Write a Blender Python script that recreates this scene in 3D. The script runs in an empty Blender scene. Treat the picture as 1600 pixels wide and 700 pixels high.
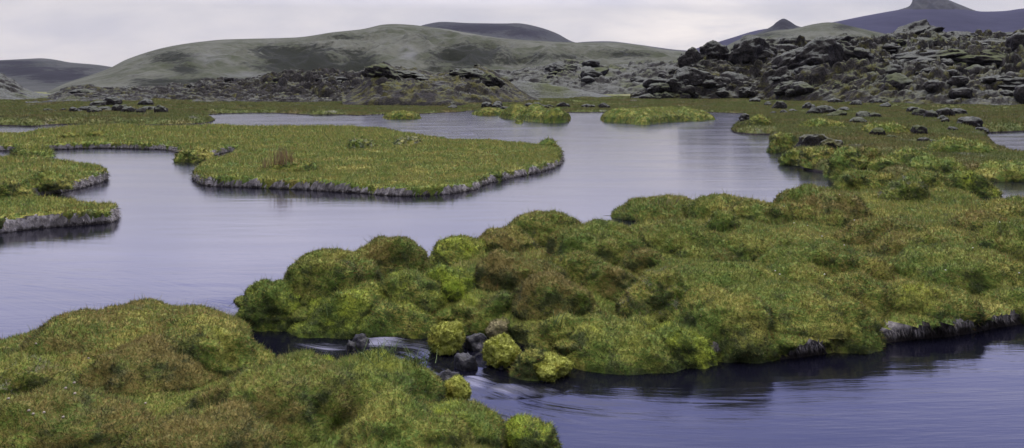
import bpy, math, random
import numpy as np
from mathutils import Vector

random.seed(7)
RNG = np.random.default_rng(11)
SC = bpy.context.scene
COL = SC.collection
F = 1386.0            # focal length in photo pixels (photo is 1600 wide)
ZC = 2.2              # eye height above the water
HY = 140.0            # horizon row

# ------------------------------------------------------------------ helpers
def at(px, py, z=0.0):
    Y = (ZC - z) * F / (py - HY)
    return ((px - 800) / F * Y, Y)

def at_d(px, Y):
    return (px - 800) / F * Y

def zrow(py, Y):
    return ZC - (py - HY) / F * Y

def _h(ix, iy, iz):
    n = (ix.astype(np.int64) * 374761393 + iy.astype(np.int64) * 668265263 + iz.astype(np.int64) * 2147483647) & 0xFFFFFFFF
    n = ((n ^ (n >> 13)) * 1274126177) & 0xFFFFFFFF
    n = ((n ^ (n >> 15)) * 2246822519) & 0xFFFFFFFF
    return ((n ^ (n >> 16)) & 0xFFFFFF) / float(0xFFFFFF)

def vnoise(p):
    i = np.floor(p).astype(np.int64); f = p - i; u = f * f * f * (f * (f * 6 - 15) + 10)
    x, y, z = i[:, 0], i[:, 1], i[:, 2]
    r = 0
    for dx in (0, 1):
        wx = u[:, 0] if dx else 1 - u[:, 0]
        for dy in (0, 1):
            wy = u[:, 1] if dy else 1 - u[:, 1]
            for dz in (0, 1):
                wz = u[:, 2] if dz else 1 - u[:, 2]
                r = r + _h(x + dx, y + dy, z + dz) * wx * wy * wz
    return r * 2 - 1

def fbm(p, oct=4, gain=0.5, lac=2.03):
    r = 0; a = 1.0; s = 0
    for k in range(oct):
        r = r + a * vnoise(p + 17.3 * k); s += a; a *= gain; p = p * lac
    return r / s

def P3(x, y, z=0.0, s=1.0, seed=0.0):
    x = np.asarray(x, float); y = np.asarray(y, float)
    return np.stack([x * s + seed, y * s - seed * 1.7, np.zeros_like(x) + np.asarray(z) * s + seed * 0.37], -1)

def cell(x, y, seed=0.0):
    """distance to the nearest jittered point, its random id"""
    ix = np.floor(x).astype(np.int64); iy = np.floor(y).astype(np.int64)
    best = np.full(x.shape, 9.0); bid = np.zeros_like(best); sd = np.full(x.shape, int(seed), np.int64)
    for dx in (-1, 0, 1):
        for dy in (-1, 0, 1):
            cx, cy = ix + dx, iy + dy
            jx = cx + 0.15 + 0.7 * _h(cx, cy, sd + 1); jy = cy + 0.15 + 0.7 * _h(cx, cy, sd + 2)
            d = np.hypot(x - jx, y - jy); m = d < best
            best = np.where(m, d, best); bid = np.where(m, _h(cx, cy, sd + 3), bid)
    return best, bid

def sstep(a, b, x):
    t = np.clip((x - a) / (b - a), 0, 1)
    return t * t * (3 - 2 * t)

def catmull(pts, n=6, closed=True):
    p = np.array(pts, float); N = len(p); out = []
    for i in range(N if closed else N - 1):
        a, b, c, d = (p[(i - 1) % N], p[i], p[(i + 1) % N], p[(i + 2) % N]) if closed else (p[max(i - 1, 0)], p[i], p[i + 1], p[min(i + 2, N - 1)])
        # centripetal-like damping so that long segments do not overshoot
        lb = np.linalg.norm(c - b); m1 = (c - a) / 2; m2 = (d - b) / 2
        for m in (m1, m2):
            l = np.linalg.norm(m)
            if l > lb: m *= lb / l
        for k in range(n):
            t = k / n; t2 = t * t; t3 = t2 * t
            out.append((2 * t3 - 3 * t2 + 1) * b + (t3 - 2 * t2 + t) * m1 + (-2 * t3 + 3 * t2) * c + (t3 - t2) * m2)
    if not closed: out.append(p[-1])
    return np.array(out)

def rough(poly, amp, seed):
    """fractal wobble along a shoreline; amp = metres per metre of distance"""
    d = np.maximum(poly[:, 1], 4)
    s = np.cumsum(np.r_[0, np.hypot(*np.diff(poly, axis=0).T)]) / 0.6
    n1 = fbm(np.stack([s, s * 0 + seed, s * 0], -1), 3); n2 = fbm(np.stack([s, s * 0 + seed + 9, s * 0], -1), 3)
    return poly + np.stack([n1, n2], -1) * (amp * d)[:, None]

def sdf(x, y, poly):
    """signed distance, positive inside"""
    a = poly; b = np.roll(poly, -1, 0)
    out = np.empty(x.shape); flat_x = x.ravel(); flat_y = y.ravel(); res = np.empty(flat_x.shape)
    for s in range(0, len(flat_x), 20000):
        X = flat_x[s:s + 20000, None]; Y = flat_y[s:s + 20000, None]
        ex, ey = b[:, 0] - a[:, 0], b[:, 1] - a[:, 1]
        wx, wy = X - a[:, 0], Y - a[:, 1]
        t = np.clip((wx * ex + wy * ey) / (ex * ex + ey * ey + 1e-12), 0, 1)
        d = np.min((wx - t * ex) ** 2 + (wy - t * ey) ** 2, axis=1)
        c = ((a[:, 1] <= Y) & (b[:, 1] > Y)) | ((b[:, 1] <= Y) & (a[:, 1] > Y))
        xi = a[:, 0] + (Y - a[:, 1]) / np.where(np.abs(ey) < 1e-12, 1e-12, ey) * ex
        ins = (np.sum(c & (X < xi), axis=1) % 2) == 1
        res[s:s + 20000] = np.where(ins, 1, -1) * np.sqrt(d)
    return res.reshape(x.shape)

def grid_tris(nr, nc, keep=None):
    i = np.arange(nr - 1)[:, None] * nc + np.arange(nc - 1)[None]
    a, b, c, d = i, i + 1, i + nc + 1, i + nc
    t = np.stack([np.stack([a, b, c], -1), np.stack([a, c, d], -1)], 2).reshape(-1, 3)
    if keep is not None: t = t[keep.ravel()[t].any(1)]
    return t

def compact(V, T, *attrs):
    used = np.zeros(len(V), bool); used[T.ravel()] = True
    mp = np.cumsum(used) - 1
    return (V[used], mp[T]) + tuple(a[used] for a in attrs)

def tri_normals(V, T):
    n = np.cross(V[T[:, 1]] - V[T[:, 0]], V[T[:, 2]] - V[T[:, 0]])
    l = np.linalg.norm(n, axis=1)
    return n / np.maximum(l, 1e-12)[:, None], l / 2

def vert_normals(V, T):
    n = np.cross(V[T[:, 1]] - V[T[:, 0]], V[T[:, 2]] - V[T[:, 0]]); out = np.zeros_like(V)
    for k in range(3):
        for a in range(3): out[:, a] += np.bincount(T[:, k], n[:, a], len(V))
    return out / np.maximum(np.linalg.norm(out, axis=1), 1e-9)[:, None]

def mesh(name, V, T, mat, parent=None, attrs=None, skin=None, color=None):
    me = bpy.data.meshes.new(name)
    nv, nt = len(V), len(T)
    me.vertices.add(nv); me.vertices.foreach_set('co', np.ascontiguousarray(V, np.float32).ravel())
    me.loops.add(nt * 3); me.loops.foreach_set('vertex_index', np.ascontiguousarray(T, np.int32).ravel())
    me.polygons.add(nt)
    me.polygons.foreach_set('loop_start', np.arange(0, nt * 3, 3, dtype=np.int32))
    sm = np.ones(nt, bool)
    if skin is not None: sm[skin:] = False
    me.polygons.foreach_set('use_smooth', sm)
    for k, v in (attrs or {}).items():
        if v.ndim == 1:
            at_ = me.attributes.new(k, 'FLOAT', 'POINT'); at_.data.foreach_set('value', np.ascontiguousarray(v, np.float32))
        else:
            at_ = me.attributes.new(k, 'FLOAT_VECTOR', 'POINT'); at_.data.foreach_set('vector', np.ascontiguousarray(v, np.float32).ravel())
    me.update(calc_edges=True); me.validate()
    me.materials.append(mat)
    o = bpy.data.objects.new(name, me); COL.objects.link(o)
    if parent: o.parent = parent
    if color is not None: o.color = color
    return o

def tag(o, label=None, cat=None, group=None, kind=None):
    if label: o['label'] = label
    if cat: o['category'] = cat
    if group: o['group'] = group
    if kind: o['kind'] = kind
    return o

def empty(name, loc=(0, 0, 0), rz=0):
    o = bpy.data.objects.new(name, None); COL.objects.link(o); o.location = loc; o.rotation_euler = (0, 0, rz); o.empty_display_size = .1
    return o

def in_view(P, m=1.5):
    Y = np.maximum(P[:, 1], .01)
    px = P[:, 0] / Y * F; py = HY + (ZC - P[:, 2]) / Y * F
    return (P[:, 1] > 1) & (np.abs(px) < 800 * m + 60) & (py < 860) & (py > -80)

def fur(V, T, cover=1.0, wpx=0.9, wmin=.003, lpx=5.5, lmin=.03, lean=.55, seed=0, maxd=70, stub=1.0, only=None, dens=None):
    """short blades and shoots on a skin of turf, every one a small standing face"""
    r = np.random.default_rng(seed)
    N, A = tri_normals(V, T); C = V[T].mean(1)
    d = np.hypot(C[:, 0], C[:, 1]); px = d / (F * 0.64)
    w = np.maximum(wmin, wpx * px); l = np.maximum(lmin, np.minimum(lpx * px, .16)) * stub
    face = np.einsum('ij,ij->i', N, np.array([0, 0, ZC]) - C) > -0.25 * d
    lam = A * cover / (0.5 * w * l) * np.where(face, 1, .25) * in_view(C) * (d < maxd) * (C[:, 2] > .01)
    if only is not None: lam = lam * only
    if dens is not None: lam = lam * dens(C)
    n = r.poisson(lam); idx = np.repeat(np.arange(len(T)), n); k = len(idx)
    if k == 0: return np.zeros((0, 3)), np.zeros((0, 3), int), np.zeros(0), np.zeros(0), np.zeros((0, 3))
    a, b = r.random(k), r.random(k); m = a + b > 1; a[m], b[m] = 1 - a[m], 1 - b[m]
    t = T[idx]; p = V[t[:, 0]] + (V[t[:, 1]] - V[t[:, 0]]) * a[:, None] + (V[t[:, 2]] - V[t[:, 0]]) * b[:, None]
    dirv = N[idx] * .75 + np.array([0, 0, .35]) + r.normal(size=(k, 3)) * lean
    dirv /= np.linalg.norm(dirv, axis=1)[:, None]
    side = np.cross(dirv, r.normal(size=(k, 3))); side /= np.maximum(np.linalg.norm(side, axis=1), 1e-6)[:, None]
    L = l[idx] * (.45 + r.random(k) ** 1.5 * 1.1); W = w[idx] * (.7 + .6 * r.random(k))
    p = p - N[idx] * (L * .12)[:, None]
    tip = p + dirv * L[:, None]; tip[:, 2] -= L * .12 * r.random(k)
    VV = np.stack([p - side * W[:, None] / 2, p + side * W[:, None] / 2, tip], 1).reshape(-1, 3)
    TT = np.arange(3 * k).reshape(-1, 3)
    rnd = np.repeat(r.random(k), 3); tp = np.tile([.0, .0, 1.0], k)
    bn = np.cross(side, dirv); bn *= np.sign(np.einsum('ij,ij->i', bn, N[idx]))[:, None]
    gn = N[idx] * .75 + bn * .6; gn /= np.linalg.norm(gn, axis=1)[:, None]
    return VV, TT, rnd, tp, np.repeat(gn, 3, axis=0)

def furred(name, V, T, mat, parent=None, color=None, rest=None, **kw):
    FV, FT, fr, ft, fn = fur(V, T, **kw)
    if kw.get('lpx', 5) < 5:   # a few long bents and dead stems stand out of the mat
        k2 = dict(kw); k2.update(cover=.10, lpx=9, wpx=.5, wmin=.0016, lean=.55, seed=kw.get('seed', 0) + 5000, maxd=22)
        GV, GT, gr, gt, gn_ = fur(V, T, **k2); FT = np.vstack([FT, GT + len(FV)]); FV = np.vstack([FV, GV]); fr = np.r_[fr, gr]; fn = np.vstack([fn, gn_])
    sk = np.random.default_rng(3).random(len(V)) * .5 + .2
    VV = np.vstack([V, FV]); TT = np.vstack([T, FT + len(V)])
    return mesh(name, VV, TT, mat, parent, {'rnd': np.r_[sk, fr], 'gn': np.vstack([vert_normals(V, T), fn])}, skin=len(T), color=color)

# ------------------------------------------------------------------ materials
def new_mat(name):
    m = bpy.data.materials.new(name); m.use_nodes = True
    nt = m.node_tree; nt.nodes.clear()
    out = nt.nodes.new('ShaderNodeOutputMaterial'); b = nt.nodes.new('ShaderNodeBsdfPrincipled')
    nt.links.new(b.outputs[0], out.inputs[0])
    return m, nt, b

class NG:
    def __init__(s, nt): s.nt = nt
    def n(s, t, **k):
        x = s.nt.nodes.new(t)
        for a, v in k.items(): setattr(x, a, v)
        return x
    def put(s, sock, v):
        if isinstance(v, bpy.types.NodeSocket): s.nt.links.new(v, sock)
        elif v is not None: sock.default_value = v
    def noise(s, vec, scale, det=3, rough=.55, dist=0):
        x = s.n('ShaderNodeTexNoise'); s.put(x.inputs['Vector'], vec)
        x.inputs['Scale'].default_value = scale; x.inputs['Detail'].default_value = det
        x.inputs['Roughness'].default_value = rough; x.inputs['Distortion'].default_value = dist
        return x.outputs['Fac']
    def ramp(s, fac, a, b):
        x = s.n('ShaderNodeMapRange'); x.interpolation_type = 'SMOOTHSTEP'
        s.put(x.inputs[0], fac); x.inputs[1].default_value = a; x.inputs[2].default_value = b
        return x.outputs[0]
    def mix(s, f, a, b):
        x = s.n('ShaderNodeMix', data_type='RGBA')
        s.put(x.inputs[0], f)
        s.put(x.inputs[6], a if isinstance(a, bpy.types.NodeSocket) else (*a, 1)); s.put(x.inputs[7], b if isinstance(b, bpy.types.NodeSocket) else (*b, 1))
        return x.outputs[2]
    def math(s, op, a, b=None, c=None):
        x = s.n('ShaderNodeMath', operation=op)
        s.put(x.inputs[0], a); s.put(x.inputs[1], b)
        if c is not None: s.put(x.inputs[2], c)
        return x.outputs[0]
    def attr(s, name):
        x = s.n('ShaderNodeAttribute', attribute_name=name); return x
    def pos(s):
        return s.n('ShaderNodeNewGeometry').outputs['Position']
    def sep(s, v):
        return s.n('ShaderNodeSeparateXYZ') if v is None else (lambda x: (s.put(x.inputs[0], v), x)[1])(s.n('ShaderNodeSeparateXYZ'))
    def mapping(s, v, scale=(1, 1, 1), rot=(0, 0, 0)):
        x = s.n('ShaderNodeMapping'); s.put(x.inputs[0], v); x.inputs['Scale'].default_value = scale; x.inputs['Rotation'].default_value = rot
        return x.outputs[0]
    def bump(s, h, st, dist, nrm=None):
        x = s.n('ShaderNodeBump'); s.put(x.inputs['Height'], h); x.inputs['Strength'].default_value = st; x.inputs['Distance'].default_value = dist
        if nrm is not None: s.put(x.inputs['Normal'], nrm)
        return x.outputs[0]

def turf_material():
    """grass and heathy moss; Object Info colour = (bright moss, brown heath, grey lichen)"""
    m, nt, b = new_mat('turf'); g = NG(nt); p = g.pos()
    oi = g.n('ShaderNodeObjectInfo'); oc = g.n('ShaderNodeSeparateColor'); g.put(oc.inputs[0], oi.outputs['Color'])
    rnd = g.attr('rnd').outputs['Fac']; gn = g.attr('gn').outputs['Vector']
    n1 = g.noise(p, .9, 4); n2 = g.noise(g.mapping(p, (1, 1, 1), (0, 0, 1)), 2.6, 5, .6); n3 = g.noise(p, .6, 4, .6); n4 = g.noise(p, 7, 3, .6)
    jit = g.math('MULTIPLY_ADD', rnd, .38, -.19)
    j1 = g.math('ADD', n1, jit); j2 = g.math('ADD', n2, jit)
    grass = g.mix(g.ramp(j2, .3, .75), GRASS_A, GRASS_B)
    olive = g.mix(g.ramp(j1, .3, .7), OLIVE_A, OLIVE_B)
    c = g.mix(g.ramp(g.math('ADD', n2, jit), .42, .66), grass, olive)
    c = g.mix(g.ramp(j1, .5, .66), c, olive)
    brown = g.mix(rnd, BROWN_A, BROWN_B)
    nb = g.math('ADD', g.math('ADD', g.math('MULTIPLY_ADD', n3, .55, g.math('MULTIPLY', g.noise(p, 3.3, 4, .65), .55)), g.math('MULTIPLY', jit, .7)), g.math('MULTIPLY', oc.outputs[1], .215))
    c = g.mix(g.math('MULTIPLY', g.ramp(nb, .62, .84), .85), c, brown)
    moss = g.mix(g.ramp(g.math('ADD', n4, jit), .3, .75), MOSS_A, MOSS_B)
    nm = g.math('ADD', g.math('ADD', n2, g.math('MULTIPLY', jit, .5)), oc.outputs[0])
    c = g.mix(g.ramp(nm, .74, .98), c, moss)
    grey = g.mix(rnd, (.085, .09, .062), (.19, .19, .155))
    ng = g.math('ADD', g.math('ADD', n4, jit), oc.outputs[2])
    c = g.mix(g.ramp(ng, .95, 1.25), c, grey)
    # dark green clumps, thicker on steep sides, and every shoot its own tone
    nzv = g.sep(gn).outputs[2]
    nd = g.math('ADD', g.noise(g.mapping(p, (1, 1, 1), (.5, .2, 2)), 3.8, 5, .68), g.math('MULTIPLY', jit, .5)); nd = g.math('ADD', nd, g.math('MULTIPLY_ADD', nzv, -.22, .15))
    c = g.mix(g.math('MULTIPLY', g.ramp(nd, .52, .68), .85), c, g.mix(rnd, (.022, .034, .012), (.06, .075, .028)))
    tone = g.n('ShaderNodeVectorMath', operation='SCALE'); g.put(tone.inputs[0], c); g.put(tone.inputs[3], g.math('MULTIPLY_ADD', g.math('FRACT', g.math('MULTIPLY', rnd, 37.0)), .55, 1.08)); c = tone.outputs[0]
    # a few straw and rust shoots
    c = g.mix(g.math('MULTIPLY', g.ramp(rnd, .94, .96), .45), c, STRAW)
    c = g.mix(g.math('MULTIPLY', g.math('MULTIPLY', g.ramp(rnd, .05, .03), g.ramp(n1, .42, .55)), .8), c, RUST)
    g.put(b.inputs['Base Color'], c)
    b.inputs['Roughness'].default_value = .75; b.inputs['Specular IOR Level'].default_value = .15
    g.put(b.inputs['Normal'], g.bump(g.noise(p, 30, 4, .65), .6, .04, gn))
    return m

GRASS_A = (.070, .110, .018); GRASS_B = (.17, .20, .030)
OLIVE_A = (.13, .145, .028); OLIVE_B = (.23, .21, .045)
BROWN_A = (.090, .066, .022); BROWN_B = (.19, .14, .04)
MOSS_A = (.13, .19, .014); MOSS_B = (.31, .36, .035)
STRAW = (.30, .25, .13); RUST = (.26, .09, .03)

def cushion_material():
    m, nt, b = new_mat('moss_cushion'); g = NG(nt); p = g.pos()
    rnd = g.attr('rnd').outputs['Fac']
    oi = g.n('ShaderNodeObjectInfo'); oc = g.n('ShaderNodeSeparateColor'); g.put(oc.inputs[0], oi.outputs['Color'])
    n = g.noise(p, 22, 4, .6); n2 = g.noise(p, 8, 3)
    c = g.mix(g.ramp(g.math('ADD', n, g.math('MULTIPLY_ADD', rnd, .4, -.2)), .3, .7), (.18, .20, .02), (.47, .49, .11))
    c = g.mix(g.math('MULTIPLY', g.ramp(n2, .5, .72), .55), c, (.30, .25, .04))
    c = g.mix(g.math('MULTIPLY', oc.outputs[2], g.ramp(n2, .25, .5)), c, (.33, .29, .15))
    g.put(b.inputs['Base Color'], c); b.inputs['Roughness'].default_value = .8; b.inputs['Specular IOR Level'].default_value = .1
    g.put(b.inputs['Normal'], g.bump(g.noise(p, 60, 4, .6), .6, .012, g.attr('gn').outputs['Vector']))
    return m

def bank_material(name, lo, hi, xmin=None, plo=.3, phi=.48):
    m, nt, b = new_mat(name); g = NG(nt); p = g.pos()
    z = g.sep(p).outputs[2]
    st = g.mapping(p, (8, 8, 7)); n = g.noise(st, 1.4, 5, .7); n2 = g.noise(p, 1.1, 4, .65)
    lim = g.math('ADD', z, g.math('MULTIPLY_ADD', n, .22, -.11))
    root = g.mix(n, (.16, .145, .125), (.56, .52, .48))
    soil = g.mix(n, (.012, .010, .009), (.05, .042, .035))
    rn = g.attr('rnd').outputs['Fac']
    pale = g.math('MULTIPLY', g.ramp(lim, lo, hi), g.ramp(n2, plo, phi))
    pale = g.math('MULTIPLY', pale, g.math('MULTIPLY_ADD', g.ramp(rn, .2, .7), .6, .4))
    if xmin is not None: pale = g.math('MULTIPLY', pale, g.ramp(g.sep(p).outputs[0], xmin, xmin + .4))
    c = g.mix(pale, soil, root)
    g.put(b.inputs['Base Color'], c); b.inputs['Roughness'].default_value = .9; b.inputs['Specular IOR Level'].default_value = .15
    g.put(b.inputs['Normal'], g.bump(g.noise(st, 3, 5, .7), .8, .05))
    return m

def lava_material():
    """dark lava; grey-green woolly moss wherever the rock faces up"""
    m, nt, b = new_mat('mossy_lava'); g = NG(nt); p = g.pos()
    nz = g.sep(g.n('ShaderNodeNewGeometry').outputs['Normal']).outputs[2]
    oi = g.n('ShaderNodeObjectInfo'); oc = g.n('ShaderNodeSeparateColor'); g.put(oc.inputs[0], oi.outputs['Color'])
    n1 = g.noise(p, .8, 6, .65); n2 = g.noise(p, 3.5, 5, .65); n3 = g.noise(p, .09, 4)
    rock = g.mix(g.ramp(n2, .3, .75), (.008, .0072, .006), (.040, .036, .031))
    rock = g.mix(g.math('MULTIPLY', g.ramp(n1, .62, .74), .6), rock, (.062, .058, .054))
    mossc = g.mix(g.ramp(n2, .3, .7), (.05, .053, .042), (.14, .145, .12))
    mossc = g.mix(g.ramp(n3, .5, .66), mossc, (.075, .085, .036))
    nb_ = g.noise(p, .28, 5, .6)
    up = g.math('ADD', nz, g.math('MULTIPLY_ADD', n1, .5, -.25)); up = g.math('ADD', up, g.math('MULTIPLY_ADD', oc.outputs[2], .6, -.45)); up = g.math('ADD', up, g.math('MULTIPLY_ADD', nb_, .7, -.35))
    c = g.mix(g.ramp(up, .40, .66), rock, mossc)
    green = g.mix(n2, (.045, .052, .010), (.12, .105, .024))
    c = g.mix(g.math('MULTIPLY', g.ramp(g.math('ADD', n1, oc.outputs[1]), .75, 1.0), g.ramp(nz, .1, .5)), c, green)
    g.put(b.inputs['Base Color'], c); b.inputs['Roughness'].default_value = .9; b.inputs['Specular IOR Level'].default_value = .15
    g.put(b.inputs['Normal'], g.bump(g.math('ADD', n2, g.math('MULTIPLY', n1, 2.0)), .8, .25))
    return m

def ground_material():
    """the wide meadow, and the slopes behind it"""
    m, nt, b = new_mat('meadow'); g = NG(nt); p = g.pos()
    rnd = g.attr('rnd').outputs['Fac']; jit = g.math('MULTIPLY_ADD', rnd, .3, -.15)
    n1 = g.noise(p, .22, 5, .6); n2 = g.noise(p, 1.2, 5, .65); n3 = g.noise(p, .05, 3)
    c = g.mix(g.ramp(g.math('ADD', n2, jit), .34, .66), (.07, .095, .020), (.135, .155, .040))
    c = g.mix(g.ramp(g.math('ADD', n1, jit), .42, .68), c, g.mix(n2, (.095, .085, .025), (.17, .135, .045)))
    c = g.mix(g.ramp(g.noise(p, .7, 5, .7), .56, .68), c, (.045, .05, .02))
    c = g.mix(g.math('MULTIPLY', g.ramp(g.noise(p, .5, 5, .65), .60, .72), .7), c, (.22, .215, .165))
    soil = g.mix(n2, (.012, .010, .009), (.06, .05, .045))
    z = g.sep(p).outputs[2]
    c = g.mix(g.ramp(z, .03, .09), soil, c)
    g.put(b.inputs['Base Color'], c); b.inputs['Roughness'].default_value = .85; b.inputs['Specular IOR Level'].default_value = .15
    g.put(b.inputs['Normal'], g.bump(n2, .7, .2, g.attr('gn').outputs['Vector']))
    return m

def hill_material(name, lo, hi, dark, scale, bstr=.6):
    m, nt, b = new_mat(name); g = NG(nt); p = g.pos()
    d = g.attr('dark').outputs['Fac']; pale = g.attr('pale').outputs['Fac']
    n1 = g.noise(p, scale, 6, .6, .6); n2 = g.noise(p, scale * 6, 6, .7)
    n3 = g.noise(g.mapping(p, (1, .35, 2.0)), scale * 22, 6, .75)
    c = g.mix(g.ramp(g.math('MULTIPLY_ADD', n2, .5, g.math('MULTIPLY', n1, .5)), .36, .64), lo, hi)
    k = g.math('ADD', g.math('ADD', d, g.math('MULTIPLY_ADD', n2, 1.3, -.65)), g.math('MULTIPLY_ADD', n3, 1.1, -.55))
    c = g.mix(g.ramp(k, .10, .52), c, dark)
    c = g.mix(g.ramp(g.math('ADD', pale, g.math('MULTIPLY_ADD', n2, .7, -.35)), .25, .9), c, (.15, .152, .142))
    g.put(b.inputs['Base Color'], c); b.inputs['Roughness'].default_value = .95; b.inputs['Specular IOR Level'].default_value = .05
    g.put(b.inputs['Normal'], g.bump(g.math('ADD', n2, n3), bstr, 1.2))
    return m

def water_material():
    m, nt, b = new_mat('river_water'); g = NG(nt); p = g.pos()
    foam = g.attr('foam').outputs['Fac']; fl = g.attr('flow').outputs['Vector']
    st_ = g.sep(fl).outputs[2]
    streak = g.noise(g.mapping(fl, (.9, 9, 0)), 1.6, 5, .6, .5)
    streak2 = g.noise(g.mapping(fl, (.5, 3.2, 0)), 1.1, 4, .55, .3)
    f = g.math('MULTIPLY', g.ramp(g.math('ADD', g.math('MULTIPLY', streak, .6), g.math('MULTIPLY', foam, .55)), .62, .95), g.ramp(foam, .02, .5))
    c = g.mix(g.math('MULTIPLY', f, .6), WATER_BODY, (.36, .36, .46))
    g.put(b.inputs['Base Color'], c)
    b.inputs['IOR'].default_value = 1.36
    b.inputs['Specular Tint'].default_value = WATER_TINT
    g.put(b.inputs['Roughness'], g.math('MULTIPLY_ADD', f, .5, g.math('MULTIPLY_ADD', g.ramp(g.noise(g.mapping(p, (.22, .9, 1), (0, 0, .15)), .8, 4, .55), .42, .62), .04, g.math('MULTIPLY_ADD', g.ramp(g.sep(p).outputs[1], 8, 24), .06, .075))))
    # wind ripples lie across the lake, the current draws them out along the stream
    wide = g.noise(g.mapping(p, (.55, 2.2, 1)), 1.3, 4, .55, .3)
    fine = g.noise(g.mapping(p, (.8, 3.6, 1)), 6, 3, .5)
    h = g.math('MULTIPLY_ADD', wide, .006, g.math('MULTIPLY', fine, .0007))
    h = g.math('ADD', h, g.math('MULTIPLY', st_, g.math('MULTIPLY_ADD', streak, .022, g.math('MULTIPLY', streak2, .05))))
    g.put(b.inputs['Normal'], g.bump(h, .8, 1.0))
    return m
WATER_BODY = (.004, .004, .008); WATER_TINT = (.84, .86, 1.0, 1)

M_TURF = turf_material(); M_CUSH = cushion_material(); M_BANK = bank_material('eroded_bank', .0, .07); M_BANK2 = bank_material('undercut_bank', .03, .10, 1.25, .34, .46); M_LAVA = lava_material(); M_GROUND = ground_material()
def plain(name, col, rough=.8):
    m, nt, b = new_mat(name); g = NG(nt)
    n = g.noise(g.n('ShaderNodeTexCoord').outputs['Object'], 40, 3)
    g.put(b.inputs['Base Color'], g.mix(n, tuple(x * .75 for x in col), tuple(min(1, x * 1.25) for x in col))); b.inputs['Roughness'].default_value = rough
    return m
M_STEM = plain('dry_stem', (.17, .13, .06)); M_STALK = plain('green_stem', (.09, .13, .03)); M_SEED = plain('seed_head', (.27, .23, .17)); M_PETAL = plain('white_petal', (.6, .57, .5)); M_RUST = plain('rust_stem', (.21, .14, .065))
def wet_material():
    m, nt, b = new_mat('wet_lava'); g = NG(nt); p = g.pos()
    n = g.noise(p, 14, 5, .7); n2 = g.noise(p, 5, 4)
    c = g.mix(g.ramp(n, .3, .7), (.007, .007, .008), (.028, .026, .027)); c = g.mix(g.ramp(n2, .62, .74), c, (.10, .092, .095))
    g.put(b.inputs['Base Color'], c); b.inputs['Roughness'].default_value = .5; b.inputs['Specular IOR Level'].default_value = .25
    g.put(b.inputs['Normal'], g.bump(n, .8, .03)); return m
M_WET = wet_material()

# ------------------------------------------------------------------ land patches
LAND = {}
def wp(pts):
    return [at(*q) for q in pts]

def land(name, pts, res, H, bw, und, seed, rough_amp=.006, extra=(), over=.0, n=6, xr=None, yr=None, bump_s=1.2, round_=2.0):
    poly = catmull(list(wp(pts)) + list(extra), n)
    poly = rough(poly, rough_amp, seed)
    x0, y0 = poly.min(0) - .35; x1, y1 = poly.max(0) + .35
    if xr: x0, x1 = max(x0, xr[0]), min(x1, xr[1])
    if yr: y0, y1 = max(y0, yr[0]), min(y1, yr[1])
    xs = np.arange(x0, x1, res); ys = np.arange(y0, y1, res)
    X, Y = np.meshgrid(xs, ys); S = sdf(X, Y, poly)
    t = np.clip((S + .03) / bw, 0, 1)
    prof = (1 - (1 - t) ** round_) ** (1 / round_)
    pn = P3(X.ravel(), Y.ravel(), 0, 1 / bump_s, seed)
    U = fbm(pn, 4).reshape(X.shape)
    F1, _ = cell(X / (bump_s * .8) + U * .4, Y / (bump_s * .8), seed)
    lump = np.sqrt(np.clip(1 - F1 ** 2, 0, 1))
    fine = fbm(P3(X.ravel(), Y.ravel(), 0, 7, seed + 3), 3).reshape(X.shape)
    hh = H * (1 + .42 * U) + und * (U * .8 + (lump - .6) * .9) * sstep(0, .6, S) + .018 * fine
    Z = -.3 + (.3 + np.maximum(hh, .05)) * prof
    Z = np.where(S < -.03, -.3, Z)
    gy, gx = np.gradient(S, res); gl = np.hypot(gx, gy) + 1e-6
    ov = over * np.exp(-((Z / max(H, .05) - .85) / .35) ** 2) * (S < bw * 1.5) * (.6 + .8 * np.clip(fine + .4, 0, 1.2))
    Xo, Yo = X - gx / gl * ov, Y - gy / gl * ov
    LAND[name] = (xs, ys, Z, S)
    V = np.stack([Xo, Yo, Z], -1).reshape(-1, 3)
    T = grid_tris(len(ys), len(xs), S > -.12)
    return poly, V, T, S.ravel()

def land_z(name, x, y):
    xs, ys, Z, S = LAND[name]
    i = min(max(int((x - xs[0]) / (xs[1] - xs[0])), 0), len(xs) - 1); j = min(max(int((y - ys[0]) / (ys[1] - ys[0])), 0), len(ys) - 1)
    return float(Z[j, i])

def split_bank(V, T, S, bw, zmax, xmin=-99):
    zn = .26 if xmin < 0 else .22
    N, A = tri_normals(V, T)
    s = S[T].mean(1); z = V[T][:, :, 2].mean(1)
    C = V[T].mean(1); root = np.zeros(len(C))
    if xmin > 0: root = np.maximum(sstep(1.25, 1.4, C[:, 0]) * (1 - sstep(1.75, 1.95, C[:, 0])), sstep(2.75, 3.0, C[:, 0]) * (1 - sstep(3.9, 4.2, C[:, 0])))
    front = (C[:, 0] > xmin) & (N[:, 2] < .62 + .25 * root) & (s < bw * 1.3) & (z < zmax + .10 * root + zn * fbm(C * np.array([4.5, 4.5, 0]), 4))
    return T[~front], T[front]

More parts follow.
